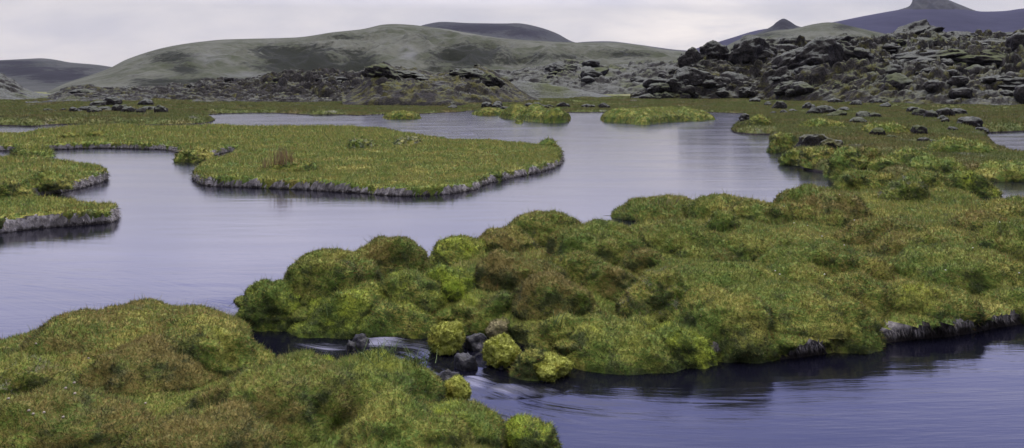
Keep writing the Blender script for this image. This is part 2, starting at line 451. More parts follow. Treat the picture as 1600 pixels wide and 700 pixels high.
# A: the near bank the photographer stands on
A_pts = [(-260, 560, .2), (0, 535, .2), (60, 515, .22), (120, 500, .25), (200, 492, .25), (250, 497, .25), (290, 512, .22), (345, 528, .2), (395, 552, .15), (420, 578, .08), (428, 598, .12),
         (462, 596, .15), (490, 582, .18), (560, 574, .18), (615, 582, .18), (645, 590, .15), (655, 616, .1), (690, 648, .05), (715, 675, .05), (745, 700, .0), (800, 735, .0)]
A_extra = [(.05, 4.7), (.2, 4.0), (.5, 3.2), (.8, 1.5), (1.2, -2.5), (-9, -2.5), (-9, 3), (-6.5, 6)]
pA, VA, TA, SA = land('A', A_pts, .025, .24, .28, .05, 5, .004, A_extra, .03, yr=(1.0, 20), xr=(-7, 3))
# B: the hummocky meadow between lake and stream
B_pts = [(378, 484), (384, 502), (420, 516), (500, 520), (560, 518), (640, 521), (680, 520), (740, 518), (800, 532), (845, 552), (885, 570), (930, 574), (1000, 571), (1065, 566), (1110, 568), (1200, 563),
         (1300, 552), (1400, 537), (1500, 524), (1600, 512), (1760, 496), (2000, 470), (2300, 440), (2300, 360, .3), (1800, 344, .3), (1700, 332, .3), (1600, 317, .3), (1548, 303, .3), (1492, 286, .3), (1420, 276, .3), (1350, 282, .2), (1318, 290, .1),
         (1300, 305, .25), (1232, 322, .3), (1150, 328, .3), (1000, 334, .3), (960, 345, .3), (900, 364, .3), (830, 372, .3), (770, 384, .3), (700, 402, .25), (660, 418, .3), (600, 414, .3), (520, 424, .28), (465, 444, .2), (410, 462, .12)]
pB, VB, TB, SB = land('B', B_pts, .032, .16, .26, .15, 8, .010, (), .13, xr=(-3.5, 17), yr=(5, 26))
# C: the long low island with its pale cut bank
C_pts = [(-420, 238), (-150, 237), (0, 236), (90, 234), (150, 232), (220, 233), (272, 236), (284, 247), (318, 248), (350, 239), (372, 238), (352, 254), (322, 263), (304, 275), (305, 284), (330, 291), (400, 294), (470, 297), (560, 302), (620, 307), (680, 305), (740, 298), (762, 288),
         (800, 279), (850, 268), (874, 258), (878, 246), (866, 236, .1), (845, 227, .2), (790, 221, .2), (720, 219, .2), (660, 214, .2), (620, 207, .2), (590, 202, .2), (530, 199, .2), (410, 198.5, .2), (330, 197.5, .2), (240, 197.5, .2), (130, 198.5, .15), (95, 203, .1), (60, 210, .05), (20, 214, .05), (-120, 216), (-420, 217)]
pC, VC, TC, SC_ = land('C', C_pts, .055, .22, .22, .05, 13, .003, (), .05, xr=(-24, 4), bump_s=1.6)
# D: two turf tongues at the left edge
D1_pts = [(-260, 322), (-60, 318), (0, 314), (60, 308), (100, 300), (140, 291), (165, 282), (166, 270, .12), (140, 257, .25), (80, 249, .25), (30, 246, .22), (-60, 250, .2), (-260, 254)]
pD1, VD1, TD1, SD1 = land('D1', D1_pts, .045, .24, .2, .05, 17, .003, (), .06, xr=(-17, -7))
D2_pts = [(-260, 385), (-80, 372), (0, 364), (70, 356), (130, 352), (178, 347), (189, 338), (180, 322, .15), (150, 315, .24), (90, 312, .26), (0, 313, .27), (-260, 322, .24)]
pD2, VD2, TD2, SD2 = land('D2', D2_pts, .035, .26, .18, .03, 19, .003, (), .05, xr=(-13, -4))
D3_pts = [(20, 246), (50, 248), (82, 245), (83, 237, .1), (60, 231, .2), (36, 232, .2), (14, 239, .08)]
pD3, VD3, TD3, SD3 = land('D3', D3_pts, .05, .26, .45, .08, 23, .003, (), .03, bump_s=.9)
# far islets
I_specs = [
    ([(598, 183), (603, 186), (640, 186.5), (657, 185.5), (656, 180, .2), (630, 178.5, .3), (605, 178.5, .2)], .45),
    ([(735, 178), (745, 180.5), (775, 180.5), (800, 179), (797, 175, .2), (765, 174, .3), (738, 174.5, .2)], .45),
    ([(776, 181), (785, 184.5), (820, 189), (850, 191.5), (886, 191), (891, 185), (888, 179, .3), (860, 176, .5), (820, 175.5, .4), (785, 177, .3)], .75),
    ([(802, 190), (806, 194), (818, 194), (823, 190), (818, 186.5, .2), (806, 186.5, .2)], .30),
    ([(936, 185), (942, 190), (970, 191.5), (985, 194), (1010, 195), (1030, 192.5), (1060, 190), (1100, 188.5), (1122, 187), (1120, 181, .3), (1085, 176.5, .3), (1040, 174, .3), (985, 173.5, .5), (950, 176, .4), (938, 180, .3)], .60),
]
# the wide ground: north shore, right-hand meadow and the plain to the horizon
N_front = [(-700, 197), (-200, 196.5), (0, 196.8), (50, 198), (90, 195), (150, 195.5), (250, 196), (318, 193.5), (337, 189), (330, 184.5), (322, 182), (340, 178.5), (400, 177), (450, 178), (480, 180), (530, 180), (560, 181), (600, 179.5), (650, 179), (700, 176.5), (726, 175.2), (734, 173.6), (745, 174.4), (800, 174.5), (860, 175.5), (885, 176.3), (940, 176), (1000, 175.5), (1060, 174.6), (1120, 176.8), (1157, 178), (1159, 188), (1146, 196), (1139, 203), (1145, 208), (1175, 210.5), (1204, 211), (1207, 216), (1199, 221), (1212, 231), (1233, 240), (1237, 250), (1252, 262), (1275, 269), (1335, 276), (1420, 288), (1490, 281), (1560, 279), (1700, 279), (1760, 268), (1700, 255), (1600, 252), (1566, 241), (1550, 224), (1543, 209), (1600, 206), (1700, 204), (2400, 203)]
pN = rough(catmull(wp(N_front), 5, False), .0035, 31)
pN = np.vstack([pN, [(9000, 60), (9000, 12000), (-12000, 12000), (-12000, 54)]])
us = np.arange(-500, 2101, 3.25); lY = np.exp(np.arange(math.log(12.5), math.log(9000), .0052))
# finer rows near, coarser far
lY = np.concatenate([lY[lY < 190], np.exp(np.linspace(math.log(191), math.log(11000), 60))])
U_, YY = np.meshgrid(us, lY); XX = (U_ - 800) / F * YY
SN = sdf(XX, YY, pN)
nz1 = fbm(P3(XX.ravel(), YY.ravel(), 0, .5, 3), 4).reshape(XX.shape); nz2 = fbm(P3(XX.ravel(), YY.ravel(), 0, .06, 4), 3).reshape(XX.shape)
f1, _ = cell(XX / 1.6 + nz1 * .5, YY / 1.6, 5)
HN = np.clip(.34 + .12 * nz2 + .10 * nz1, .12, 1) + (np.sqrt(np.clip(1 - f1 ** 2, 0, 1)) - .55) * .16 * sstep(.3, 1.5, SN)
HN = HN * (1 - .45 * sstep(60, 75, YY) * (1 - sstep(95, 120, YY))) + .25 * sstep(90, 130, YY) * (1 + nz2)
bwN = np.where(YY < 40, .35, .5 + .012 * YY)
tt = np.clip((SN + .03) / bwN, 0, 1)
f2, i2 = cell(XX / 2.6 + nz1 * .6, YY / 3.2 + nz2, 15)
HN = HN + np.sqrt(np.clip(1 - (f2 * 1.25) ** 2, 0, 1)) * i2 * .42 * sstep(55, 70, YY) * (1 - sstep(180, 220, YY)) * np.clip(.5 + 1.2 * nz2, 0, 1)
ZN = -.35 + (.35 + HN) * np.sqrt(1 - (1 - tt) ** 2)
LANDN = (us, lY, ZN)
VN = np.stack([XX, YY, ZN], -1).reshape(-1, 3)
TN = grid_tris(len(lY), len(us))

def ground_z(x, y):
    u = x / y * F + 800
    i = min(max(int(round((u - us[0]) / 3.25)), 0), len(us) - 1); j = min(int(np.searchsorted(lY, y)), len(lY) - 1)
    return float(ZN[j, i])

def ground_mesh():
    SNf = SN.ravel()
    ok = (SNf > -.2)
    FV, FT, fr, ft, fn = fur(VN, TN, cover=.9, wpx=.9, lpx=2.6, lmin=.04, lean=.75, seed=41, maxd=175, only=(SNf[TN].min(1) > .02).astype(float))
    V = np.vstack([VN, FV]); T = np.vstack([TN, FT + len(VN)])
    sk = np.random.default_rng(3).random(len(VN)) * .5 + .25
    o = mesh('ground', V, T, M_GROUND, None, {'rnd': np.r_[sk, fr], 'gn': np.vstack([vert_normals(VN, TN), fn])}, skin=len(TN))
    return tag(o, 'flat green and ochre meadow running from the lake shore to the foot of the hills', 'meadow', None, 'structure')
ground_mesh()

def put_land(name, nm, V, T, S, bw, zmax, label, cat, kind=None, group=None, color=(0, .3, 0, 1), bank=True, bmat=None, xmin=-99, **kw):
    top, front = split_bank(V, T, S, bw, zmax, xmin) if bank else (T, T[:0])
    cV, cT = compact(V, top)
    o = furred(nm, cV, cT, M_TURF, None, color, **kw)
    tag(o, label, cat, group, kind)
    if len(front):
        bV, bT = compact(V, front)
        # bare roots hang down the cut face
        FV, FT, fr, ft, fn = fur(bV, bT, cover=.8, wpx=.7, lpx=4.5, lmin=.03, lean=.35, seed=len(bV))
        k = FV.reshape(-1, 3, 3); k[:, 2, 2] -= .045 + .03 * np.random.default_rng(5).random(len(k)); FV = k.reshape(-1, 3)
        sk = np.random.default_rng(6).random(len(bV))
        mesh('eroded_bank', np.vstack([bV, FV]), np.vstack([bT, FT + len(bV)]), bmat or M_BANK, o, {'rnd': np.r_[sk, fr]}, skin=len(bT))
    return o

put_land('A', 'near_bank', VA, TA, SA, .28, .12, 'near bank of mossy turf filling the lower left, beside the narrow rapid', 'riverbank', 'structure', bmat=M_BANK2, bank=False, color=(.05, .5, 0, 1), cover=1.5, wpx=.75, lpx=3.3, lean=.8, seed=51)
put_land('B', 'hummock_meadow', VB, TB, SB, .30, .12, 'lumpy turf bank between the lake and the dark stream, with an undercut front edge', 'riverbank', 'structure', bmat=M_BANK2, xmin=1.2, color=(.08, .25, 0, 1), cover=1.45, wpx=.8, lpx=3.1, lean=.8, seed=52)
G_IS = 'turf islands in the lake'
put_land('C', 'grassy_island', VC, TC, SC_, .22, .15, 'long flat grassy island with a pale eroded bank in the middle of the lake', 'island', None, G_IS, (.0, .1, 0, 1), cover=1.1, wpx=.8, lpx=2.9, lean=.75, seed=53)
put_land('D1', 'grassy_island', VD1, TD1, SD1, .2, .2, 'rear one of two turf tongues at the left edge, tapering to a pale bank', 'island', None, G_IS, (0, .3, 0, 1), cover=1.1, wpx=.85, lpx=3.2, lean=.75, seed=54)
put_land('D2', 'grassy_island', VD2, TD2, SD2, .18, .2, 'front one of two turf tongues at the left edge, green with a dark cut bank', 'island', None, G_IS, (.1, .1, 0, 1), cover=1.2, wpx=.85, lpx=3.4, lean=.75, seed=55)
put_land('D3', 'grassy_island', VD3, TD3, SD3, .45, .2, 'small bright green tussock islet just behind the left turf tongues', 'island', None, G_IS, (.2, .1, 0, 1), bank=False, cover=1.2, wpx=.85, lpx=5, seed=56)
I_lab = ['low dark green islet alone in the far lake, left of the other far islets', 'low green islet close under the far shore behind the knobbly islet', 'knobbly moss islet with dark stones in the far lake, beside open water',
         'smallest moss lump standing in the lake in front of the knobbly islet', 'wide bright green islet in the far lake below the dark crags on the right']
for k, (pts, h) in enumerate(I_specs):
    nm = 'I%d' % k
    _, V, T, S = land(nm, pts, .14, h * .75, .9, h * .8, 60 + k, .002, (), .12, bump_s=1.8)
    put_land(nm, 'moss_islet', V, T, S, .9, .3, I_lab[k], 'islet', None, 'moss islets under the far shore', (.12, .15, 0, 1), bank=False, cover=1.0, wpx=1.0, lpx=1.3, lean=.8, seed=70 + k, maxd=120)

# gravel bar breaking the surface behind the long island
def shallows():
    poly = catmull(wp([(605, 202), (660, 208), (720, 212.5), (780, 214), (840, 212), (800, 208), (740, 205.5), (660, 202)]), 5)
    x0, y0 = poly.min(0); x1, y1 = poly.max(0)
    X, Y = np.meshgrid(np.arange(x0, x1, .06), np.arange(y0, y1, .09)); S = sdf(X, Y, poly)
    n = fbm(P3(X.ravel() * .5, Y.ravel() * .9, 0, 1.6, 4), 5, .6).reshape(X.shape)
    Z = -.045 + .17 * n * sstep(0, .8, S) - .05 * (1 - sstep(0, .5, S))
    V = np.stack([X, Y, np.minimum(Z, .03)], -1).reshape(-1, 3); T = grid_tris(*X.shape, keep=(Z > -.03))
    V, T = compact(V, T)
    tag(mesh('gravel_bar', V, T, M_WET), 'shallow riffle of dark gravel breaking the water behind the long island', 'gravel', None, 'structure')
shallows()

# ------------------------------------------------------------------ hummocks
HCOUNT = [0]
def dome(R, Ry, H, nth, nph, seed, rough_=.15, pmax=1.7, boxy=.9, lumps=.22):
    th = np.linspace(0, 2 * math.pi, nth, endpoint=False); ph = np.linspace(0, pmax, nph)
    TH, PH = np.meshgrid(th, ph)
    sx = np.sin(np.minimum(PH, math.pi / 2)) ** boxy; sx = np.where(PH > math.pi / 2, 1.0, sx) + .13 * sstep(1.15, 1.7, PH)
    x = np.cos(TH) * sx; y = np.sin(TH) * sx; z = np.sign(np.cos(PH)) * np.abs(np.cos(PH)) ** boxy
    z = np.where(PH > math.pi / 2, -(PH - math.pi / 2) * 2.2, z)
    q = np.stack([x * R, y * Ry, z * H], -1).reshape(-1, 3)
    s = 1 / max(R, .05)
    big = fbm(q * s * 1.1 + seed * 3.1, 3); med = fbm(q * s * 2.6 + seed * 5.7, 3)
    nrm = q / np.array([R * R, Ry * Ry, H * H]); nrm /= np.maximum(np.linalg.norm(nrm, axis=1), 1e-6)[:, None]
    m = min(R, Ry, 1.3 * H)
    knob, _ = cell(q[:, 0] / .085 + q[:, 2] * 5, q[:, 1] / .085 - q[:, 2] * 4, int(seed))
    q = q + nrm * ((big * lumps * 1.6 + med * rough_) * m + .05 * fbm(q * 5.2 + seed * 2.2, 3) * min(1, m / .25) + np.sqrt(np.clip(1 - knob ** 2, 0, 1)) * min(.022, m * .08))[:, None]
    a = np.arange(nph - 1)[:, None] * nth + np.arange(nth)[None]; b = np.arange(nph - 1)[:, None] * nth + (np.arange(nth)[None] + 1) % nth
    c, d = b + nth, a + nth
    T = np.stack([np.stack([a, d, c], -1), np.stack([a, c, b], -1)], 2).reshape(-1, 3)
    return q, T

def hummock(landn, cx, top, bot, w, label, col=(0, .3, 0), ry=.85, group=None, mat=None, name='moss_hummock', cat='hummock', ground=None, hmax=None, cover=1.6, stub=1.0, boxy=.9, lumps=.22, wpx=.75, lpx=3.2, z0=None):
    zb = .22 if z0 is None else z0
    for _ in range(4):
        Yf = (ZC - zb) * F / (bot - HY); R = w / 2 * Yf / F * 1.04; Ry = R * ry; Yc = Yf + Ry * .92; Xc = at_d(cx, Yc)
        if z0 is None: zb = .6 * zb + .4 * max(.02, (land_z(landn, Xc, Yf) if ground is None else ground(Xc, Yf)))
    zc = z0 if z0 is not None else max(.02, land_z(landn, Xc, Yc) if ground is None else ground(Xc, Yc))
    zt = zrow(top, Yc + .15 * Ry); H = max(zt - zc, .06)
    if hmax: H = min(H, hmax)
    HCOUNT[0] += 1; sd = HCOUNT[0] * 7.31
    n = 1 if Yc < 12 else .6
    base = min(zc, zb) ; Hs = zc + H - base
    V, T = dome(R, Ry, max(Hs, .06), int(84 * n) + 16, int(40 * n) + 8, sd, boxy=boxy, lumps=lumps)
    V = V + np.array([0, 0, base])
    V = V + np.array([Xc, Yc, 0])
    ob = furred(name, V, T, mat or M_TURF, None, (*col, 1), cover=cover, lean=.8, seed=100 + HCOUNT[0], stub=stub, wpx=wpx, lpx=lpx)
    # origin at the thing's base
    me = ob.data; co = np.empty(len(me.vertices) * 3, np.float32); me.vertices.foreach_get('co', co)
    co = co.reshape(-1, 3) - np.array([Xc, Yc, base], np.float32); me.vertices.foreach_set('co', co.ravel()); me.update()
    ob.location = (Xc, Yc, base)
    return tag(ob, label, cat, group)

BR = (0, 1.0, 0); OL = (.0, .35, 0); GR = (.12, .0, 0); MO = (.36, .0, 0); MO2 = (.29, .15, 0); GY = (0, .4, .5)
HB = 'hummocks on the turf bank between lake and stream'; HA = 'hummocks on the near bank'
for a in [
    (590, 380, 445, 150, 'brown-topped rounded hummock, highest near the left tip of the turf bank', (.0, .85, 0)),
    (515, 398, 478, 150, 'olive hummock left of the brown-topped one, above the bright moss tip', (.1, .6, 0)),
    (437, 440, 506, 120, 'bright moss lobe forming the outermost left tip of the turf bank', MO2),
    (540, 448, 514, 190, 'mossy front lobe hanging over the narrow rapid below the brown-topped hummock', MO2),
    (640, 430, 505, 120, 'dark green hummock between the brown-topped one and the bright yellow-green hollow', (.25, .3, 0)),
    (722, 373, 412, 96, 'vivid green low hummock on the lake edge beside a brown knob', MO2),
    (700, 420, 470, 100, 'vivid yellow-green moss patch in the hollow of the turf bank', MO),
    (795, 357, 398, 98, 'brown knob between two greener hummocks on the lake edge', (.1, .8, 0)),
    (847, 338, 376, 120, 'smooth olive dome on the lake edge right of the brown knob', (.05, .35, 0)),
    (814, 395, 462, 140, 'broad brown-green hummock right of the yellow-green hollow', (.0, .8, 0)),
    (866, 441, 496, 118, 'straw-brown hummock standing above the moss-capped stream stones', (.0, 1.0, .1)),
    (935, 357, 420, 165, 'large olive hummock with a darker right shoulder, behind the straw-brown one', (.0, .5, 0)),
    (975, 352, 390, 60, 'small dark knob on the right shoulder of the large olive hummock', (0, .5, .1)),
    (950, 420, 462, 90, 'small brownish hummock between the straw-brown one and the dark bushy mound', (.1, .7, 0)),
    (1030, 428, 502, 112, 'dark bushy grey-green mound standing by itself above the front edge', (.0, .3, .42)),
    (1035, 313, 340, 130, 'flat-topped hummock on the lake edge with thin grass stalks on it', (.05, .35, 0)),
    (1140, 307, 345, 160, 'wide low hummock on the lake edge right of the stalked one', (.08, .2, 0)),
    (1187, 318, 350, 90, 'rounded heathy hummock at the right end of the lake-edge row', (.05, .6, 0)),
    (1290, 299, 346, 145, 'reddish-brown topped hummock with a dark hollow front', (.0, .95, 0)),
    (1414, 282, 311, 60, 'small round dark grey-green mound perched on the back of the bank', (.0, .2, .45)),
    (1358, 265, 298, 84, 'bright green hummock with a black gap, at the water by the far bend', (.2, .1, 0)),
    (1442, 268, 292, 70, 'smooth green dome behind the small round dark mound', (.1, .2, 0)),
    (1512, 276, 303, 84, 'vivid green cushion hummock beside the little pool at the right', (.25, .05, 0)),
    (1580, 314, 342, 110, 'low olive swell in front of the little pool at the right', (.05, .4, 0)),
    (1120, 415, 470, 250, 'long green ridge of turf right of the dark bushy mound', (.08, .2, 0)),
    (1220, 452, 515, 260, 'broad green hummock above the pale roots of the front edge', (.1, .1, 0)),
    (1290, 392, 450, 180, 'grassy hummock with grey stems in the middle of the bank', (.05, .3, .1)),
    (1170, 368, 405, 130, 'dark leafy green hump behind the long green ridge', (.1, .1, .05)),
    (1500, 388, 455, 200, 'long hummock with a dark shaded flank near the right edge', (.05, .3, 0)),
    (1575, 358, 425, 130, 'brownish hummock with a steep dark front at the right edge', (.0, .5, .05)),
    (1440, 445, 492, 150, 'yellow-green lobe over the pale roots near the right edge', (.2, .2, 0)),
    (1580, 452, 492, 110, 'rough turf lobe over the dark undercut at the right edge', (.0, .4, .25)),
    (1380, 345, 378, 120, 'low straw-coloured swell right behind the grassy hummock', (.0, .7, 0)),
    (1135, 462, 540, 150, 'shaggy turf lobe hanging over pale roots right of the green front lobe', (.05, .2, .12)),
    (1270, 462, 536, 170, 'widest shaggy lobe of the undercut edge, left of the long pale root strip', (.08, .15, .08)),
    (905, 396, 440, 84, 'green lump in front of the large olive hummock, left half', (.12, .25, 0)),
    (1008, 392, 428, 74, 'olive lump just behind the dark bushy mound', (.0, .5, .05)),
    (1092, 384, 414, 96, 'rusty low lump behind the long green ridge', (.0, .8, 0)),
    (1240, 412, 452, 118, 'leafy dark lump left of the grassy hummock with grey stems', (.05, .1, .1)),
    (1370, 396, 442, 124, 'dark flanked lump right of the grassy hummock with grey stems', (.0, .3, .05)),
    (1425, 368, 402, 116, 'straw lump in front of the low straw-coloured swell', (.0, .7, 0)),
    (1535, 338, 368, 90, 'rusty low lump behind the brownish hummock at the right edge', (.0, .8, 0)),
    (1335, 434, 484, 130, 'green lump above the long pale root strip', (.12, .2, 0)),
    (1405, 462, 500, 100, 'yellowish turf lip on the long pale root strip', (.22, .2, 0)),
    (832, 546, 580, 50, 'dark moss clump wedged between the yellow-green dome and the long low capped stone', (.2, .4, .1)),
    (880, 498, 548, 96, 'mossy lump directly above the long low capped stone', (.2, .4, 0)),
    (1062, 506, 562, 100, 'bright green nose of turf at the left end of the undercut edge', (.3, .1, 0)),
    (975, 498, 566, 210, 'green front lobe sloping straight into the stream beside the capped stones', (.2, .2, 0)),
    (760, 468, 512, 110, 'dark green mossy hump above the first moss-capped stream stone', (.22, .3, 0)),
    (610, 470, 517, 130, 'bright mossy lobe at the foot of the bank on the rapid', MO2),
    (1060, 355, 395, 120, 'flat brownish swell behind the long green ridge', (.0, .5, 0)),
    (1130, 332, 360, 44, 'little black-flanked knob behind the lake-edge row', (0, .3, .4)),
]:
    cx, top, bot, w, lab, col = a
    hummock('B', cx, top, bot, w, lab, col, group=HB)
for a in [
    (215, 486, 560, 300, 'long crest hummock at the back of the near bank, against the lake', (.0, .75, 0), .8),
    (352, 514, 584, 120, 'yellow-olive rounded lobe ending at the rapid on the near bank', (.18, .45, 0), .9),
    (240, 542, 612, 190, 'brown heathy hummock in the middle of the near bank', (.0, .95, 0), .8),
    (45, 575, 668, 130, 'dark grey-leaved heather mound at the left edge of the near bank', (.0, .5, .42), .9),
    (568, 571, 645, 200, 'bright green grassy mound between near bank and rapid', (.22, .1, 0), .9),
    (490, 561, 592, 80, 'pale yellow-grey moss lump in the notch beside the rapid', (.55, .2, .25), .9),
    (90, 628, 720, 260, 'rust-flecked hummock at the lower left corner', (.0, .8, 0), .8),
    (420, 580, 690, 260, 'broad straw-green swell at the bottom middle of the near bank', (.0, .5, 0), .8),
    (640, 640, 760, 210, 'sloping grassy mound falling to the stream at the bottom', (.1, .35, 0), .9),
    (715, 632, 690, 130, 'mossy green lobe at the stream edge of the near bank', (.3, .3, 0), .9),
    (818, 661, 722, 104, 'round bright moss cushion mound at the bottom edge beside the stream', (.42, .2, 0), .9),
    (300, 650, 760, 240, 'rough brown-green hump at the bottom edge left of the middle', (.0, .6, .05), .8),
]:
    cx, top, bot, w, lab, col, ry = a
    hummock('A', cx, top, bot, w, lab, col, ry=ry, group=HA, hmax=.5)
# turf knobs on the right-hand meadow by the bend, and tussocks on the islands
HF = 'mounds on the right-hand meadow'
for a in [
    (1270, 206, 230, 46, 'dark stony knob crowned with moss at the river bend', (0, .3, .5)),
    (1300, 217, 236, 32, 'grey mossy knob right beside the dark stony one at the bend', (0, .2, .6)),
    (1285, 226, 258, 66, 'green-brown mound at the water below the dark stony knob', (.1, .3, .1)),
    (1325, 232, 268, 62, 'big rounded green mound on the water edge at the bend', (.12, .1, 0)),
    (1358, 230, 252, 34, 'brown stony hump behind the big rounded green mound', (0, .8, .2)),
    (1385, 248, 272, 54, 'low bright hump right of the big rounded green mound', (.12, .1, 0)),
    (1460, 246, 275, 90, 'long grassy swell above the dark cut bank by the pool', (.12, .1, 0)),
    (1570, 256, 279, 110, 'thick grassy bank lobe over the pool at the right edge', (.12, .1, 0)),
    (1190, 183, 196, 36, 'brown tussock on the meadow tongue beside the far channel', (0, .6, .1)),
    (1163, 178, 191, 16, 'small black rock-like knob where the far channel enters', (0, .1, .6)),
    (1420, 234, 258, 80, 'grassy swell among the pale rocks in the middle of the right-hand meadow', (.1, .2, 0)),
    (1500, 218, 240, 84, 'wide green swell between the meadow rocks and the right-hand pool', (.1, .15, 0)),
    (1385, 194, 209, 66, 'low olive rise behind the meadow rocks', (.05, .3, 0)),
    (1285, 187, 201, 62, 'low grassy rise behind the dark stony knob at the bend', (.1, .2, 0)),
    (1245, 234, 252, 40, 'rounded turf nose on the bank below the dark stony knob', (.12, .2, 0)),
    (1225, 210, 232, 40, 'green lobe on the bank left of the dark stony knob', (.15, .1, 0)),
]:
    cx, top, bot, w, lab, col = a
    if cx in (1270, 1300, 1163):
        hummock(None, cx, top, bot, w, lab, (0, .3, .5), group=HF, ground=ground_z, mat=M_LAVA, name='mossy_rock', cat='rock', cover=.0, lumps=.3)
        continue
    hummock(None, cx, top, bot, w, lab, col, group=HF, ground=ground_z, cover=1.2, lpx=3, wpx=.85)
for a in [
    ('C', 565, 218, 232, 36, 'black-edged stone tussock on the long island', (0, .2, .5)), ('C', 637, 215, 228, 38, 'grey mossy tussock right of the black-edged one on the long island', (0, .2, .55)),
    ('C', 455, 250, 268, 70, 'dark green tussock under the dry reddish grass on the long island', (.05, .3, .1)), ('C', 855, 217, 229, 34, 'little green knob at the right end of the long island', (.15, .2, 0)),
    ('C', 306, 226, 250, 56, 'round tussock at the water inlet on the left of the long island', (.05, .3, .1)), ('C', 108, 208, 217, 26, 'dark green clump on the meadow strip at the left', (.05, .2, .2)), ('C', 150, 206, 216, 34, 'wider dark green clump on the meadow strip at the left', (.05, .2, .2)),
    ('D1', 75, 272, 292, 60, 'dark hump in the middle of the rear turf tongue', (.1, .3, .1)), ('D1', 20, 287, 305, 60, 'low dark hump at the join of the two turf tongues', (.1, .3, .1)),
]:
    l, cx, top, bot, w, lab, col = a
    hummock(l, cx, top, bot, w, lab, col, group='tussocks on the turf islands', cover=1.2, lpx=4.5, wpx=.85, hmax=.4)

# ------------------------------------------------------------------ stones in the stream
def ico(sub):
    import bmesh
    bm = bmesh.new(); bmesh.ops.create_icosphere(bm, subdivisions=sub, radius=1)
    V = np.array([v.co[:] for v in bm.verts]); T = np.array([[v.index for v in f.verts] for f in bm.faces]); bm.free()
    return V, T
ICO5 = ico(5); ICO4 = ico(4)

def rock(base, seed, ang=.35, fine=.10, flat=.0):
    V, T = base; q = V.copy()
    # knock planes off the ball, then roughen
    r = np.random.default_rng(seed)
    for _ in range(12):
        n = r.normal(size=3); n[2] *= .7; n /= np.linalg.norm(n); k = .62 + .3 * r.random()
        d = q @ n; q = q - n * (np.maximum(d - k, 0) * .85)[:, None]
    q = q * (1 + ang * fbm(V * 1.4 + seed, 3)[:, None] + fine * 1.5 * fbm(V * 4 + seed * 2, 5)[:, None])
    return q, T

def stream_stone(cx, top, bot, w, label, cap_col=(0, 0, 0, 1), cap=True, dz=0):
    Yf = ZC * F / (bot - HY); R = w / 2 * Yf / F; Yc = Yf + R * .8; Xc = at_d(cx, Yc); H = max(zrow(top, Yc) , .08)
    HCOUNT[0] += 1; sd = HCOUNT[0]
    root = empty('mossy_stone' if cap else 'wet_stone', (Xc, Yc, 0))
    V, T = rock(ICO5 if cap else ICO4, sd)
    k = .86 if cap else 1.0
    sV = V * np.array([R * k, R * k, (H * .75 + .06) if cap else H])
    if cap: sV[:, 2] = np.minimum(sV[:, 2], H * .7) - .05
    mesh('stone', sV, T, M_WET, root)
    if cap:
        q = ICO5[0].copy(); T = ICO5[1]
        keep = q[T][:, :, 2].mean(1) > -.50 + .25 * fbm(q[T].mean(1) * 2 + sd, 2)
        n = 1 + .35 * fbm(q * 1.3 + sd, 3) + .13 * fbm(q * 3.6 + sd, 3)
        fcell = fbm(q * 10 + sd, 3) * .09
        q2 = q * (n + fcell)[:, None] * np.array([R, R, H * .62]) + np.array([0, 0, H * .39])
        q2[:, :2] *= (1 - .18 * sstep(.0, -.6, q[:, 2]))[:, None]
        cV, cT = compact(q2, T[keep])
        W = cV + np.array([Xc, Yc, 0])
        FV, FT, fr, ft, fn = fur(W, cT, cover=1.6, wpx=.8, lpx=2.6, lmin=.012, lean=.7, seed=sd)
        FV = FV - np.array([Xc, Yc, 0])
        sk = np.random.default_rng(sd).random(len(cV))
        mesh('moss_cap', np.vstack([cV, FV]), np.vstack([cT, FT + len(cV)]), M_CUSH, root, {'rnd': np.r_[sk, fr], 'gn': np.vstack([vert_normals(cV, cT), fn])}, skin=len(cT), color=cap_col)
    return tag(root, label, 'stone', 'moss-capped stones in the rapid' if cap else 'wet stones in the rapid')

stream_stone(697, 503, 558, 58, 'tall yellow-green moss-capped stone standing alone in the rapid')
stream_stone(784, 529, 577, 58, 'dome of yellow-green moss on a stone against the turf bank')
stream_stone(783, 499, 532, 44, 'pale straw moss stone with a bare grey top, behind the yellow-green dome', (0, 0, 1, 1))
stream_stone(855, 555, 596, 76, 'long low moss-capped stone, furthest downstream along the bank')
stream_stone(715, 592, 632, 44, 'small moss-capped stone beside a black rock at the near bank')
for c in [(728, 548, 580, 36, 'black wet stone with a wisp of moss between the two largest moss caps'), (700, 579, 612, 46, 'black crusted rock behind the small moss cap at the near bank'), (742, 520, 548, 40, 'dark wet stone under the turf bank between the capped stones'),
          (565, 522, 545, 34, 'black stone splitting the head of the rapid'), (548, 528, 548, 18, 'small pale wet stone at the head of the rapid'), (812, 488, 510, 36, 'bare grey-brown stone in the turf above the pale straw moss stone')]:
    stream_stone(*c, cap=False)

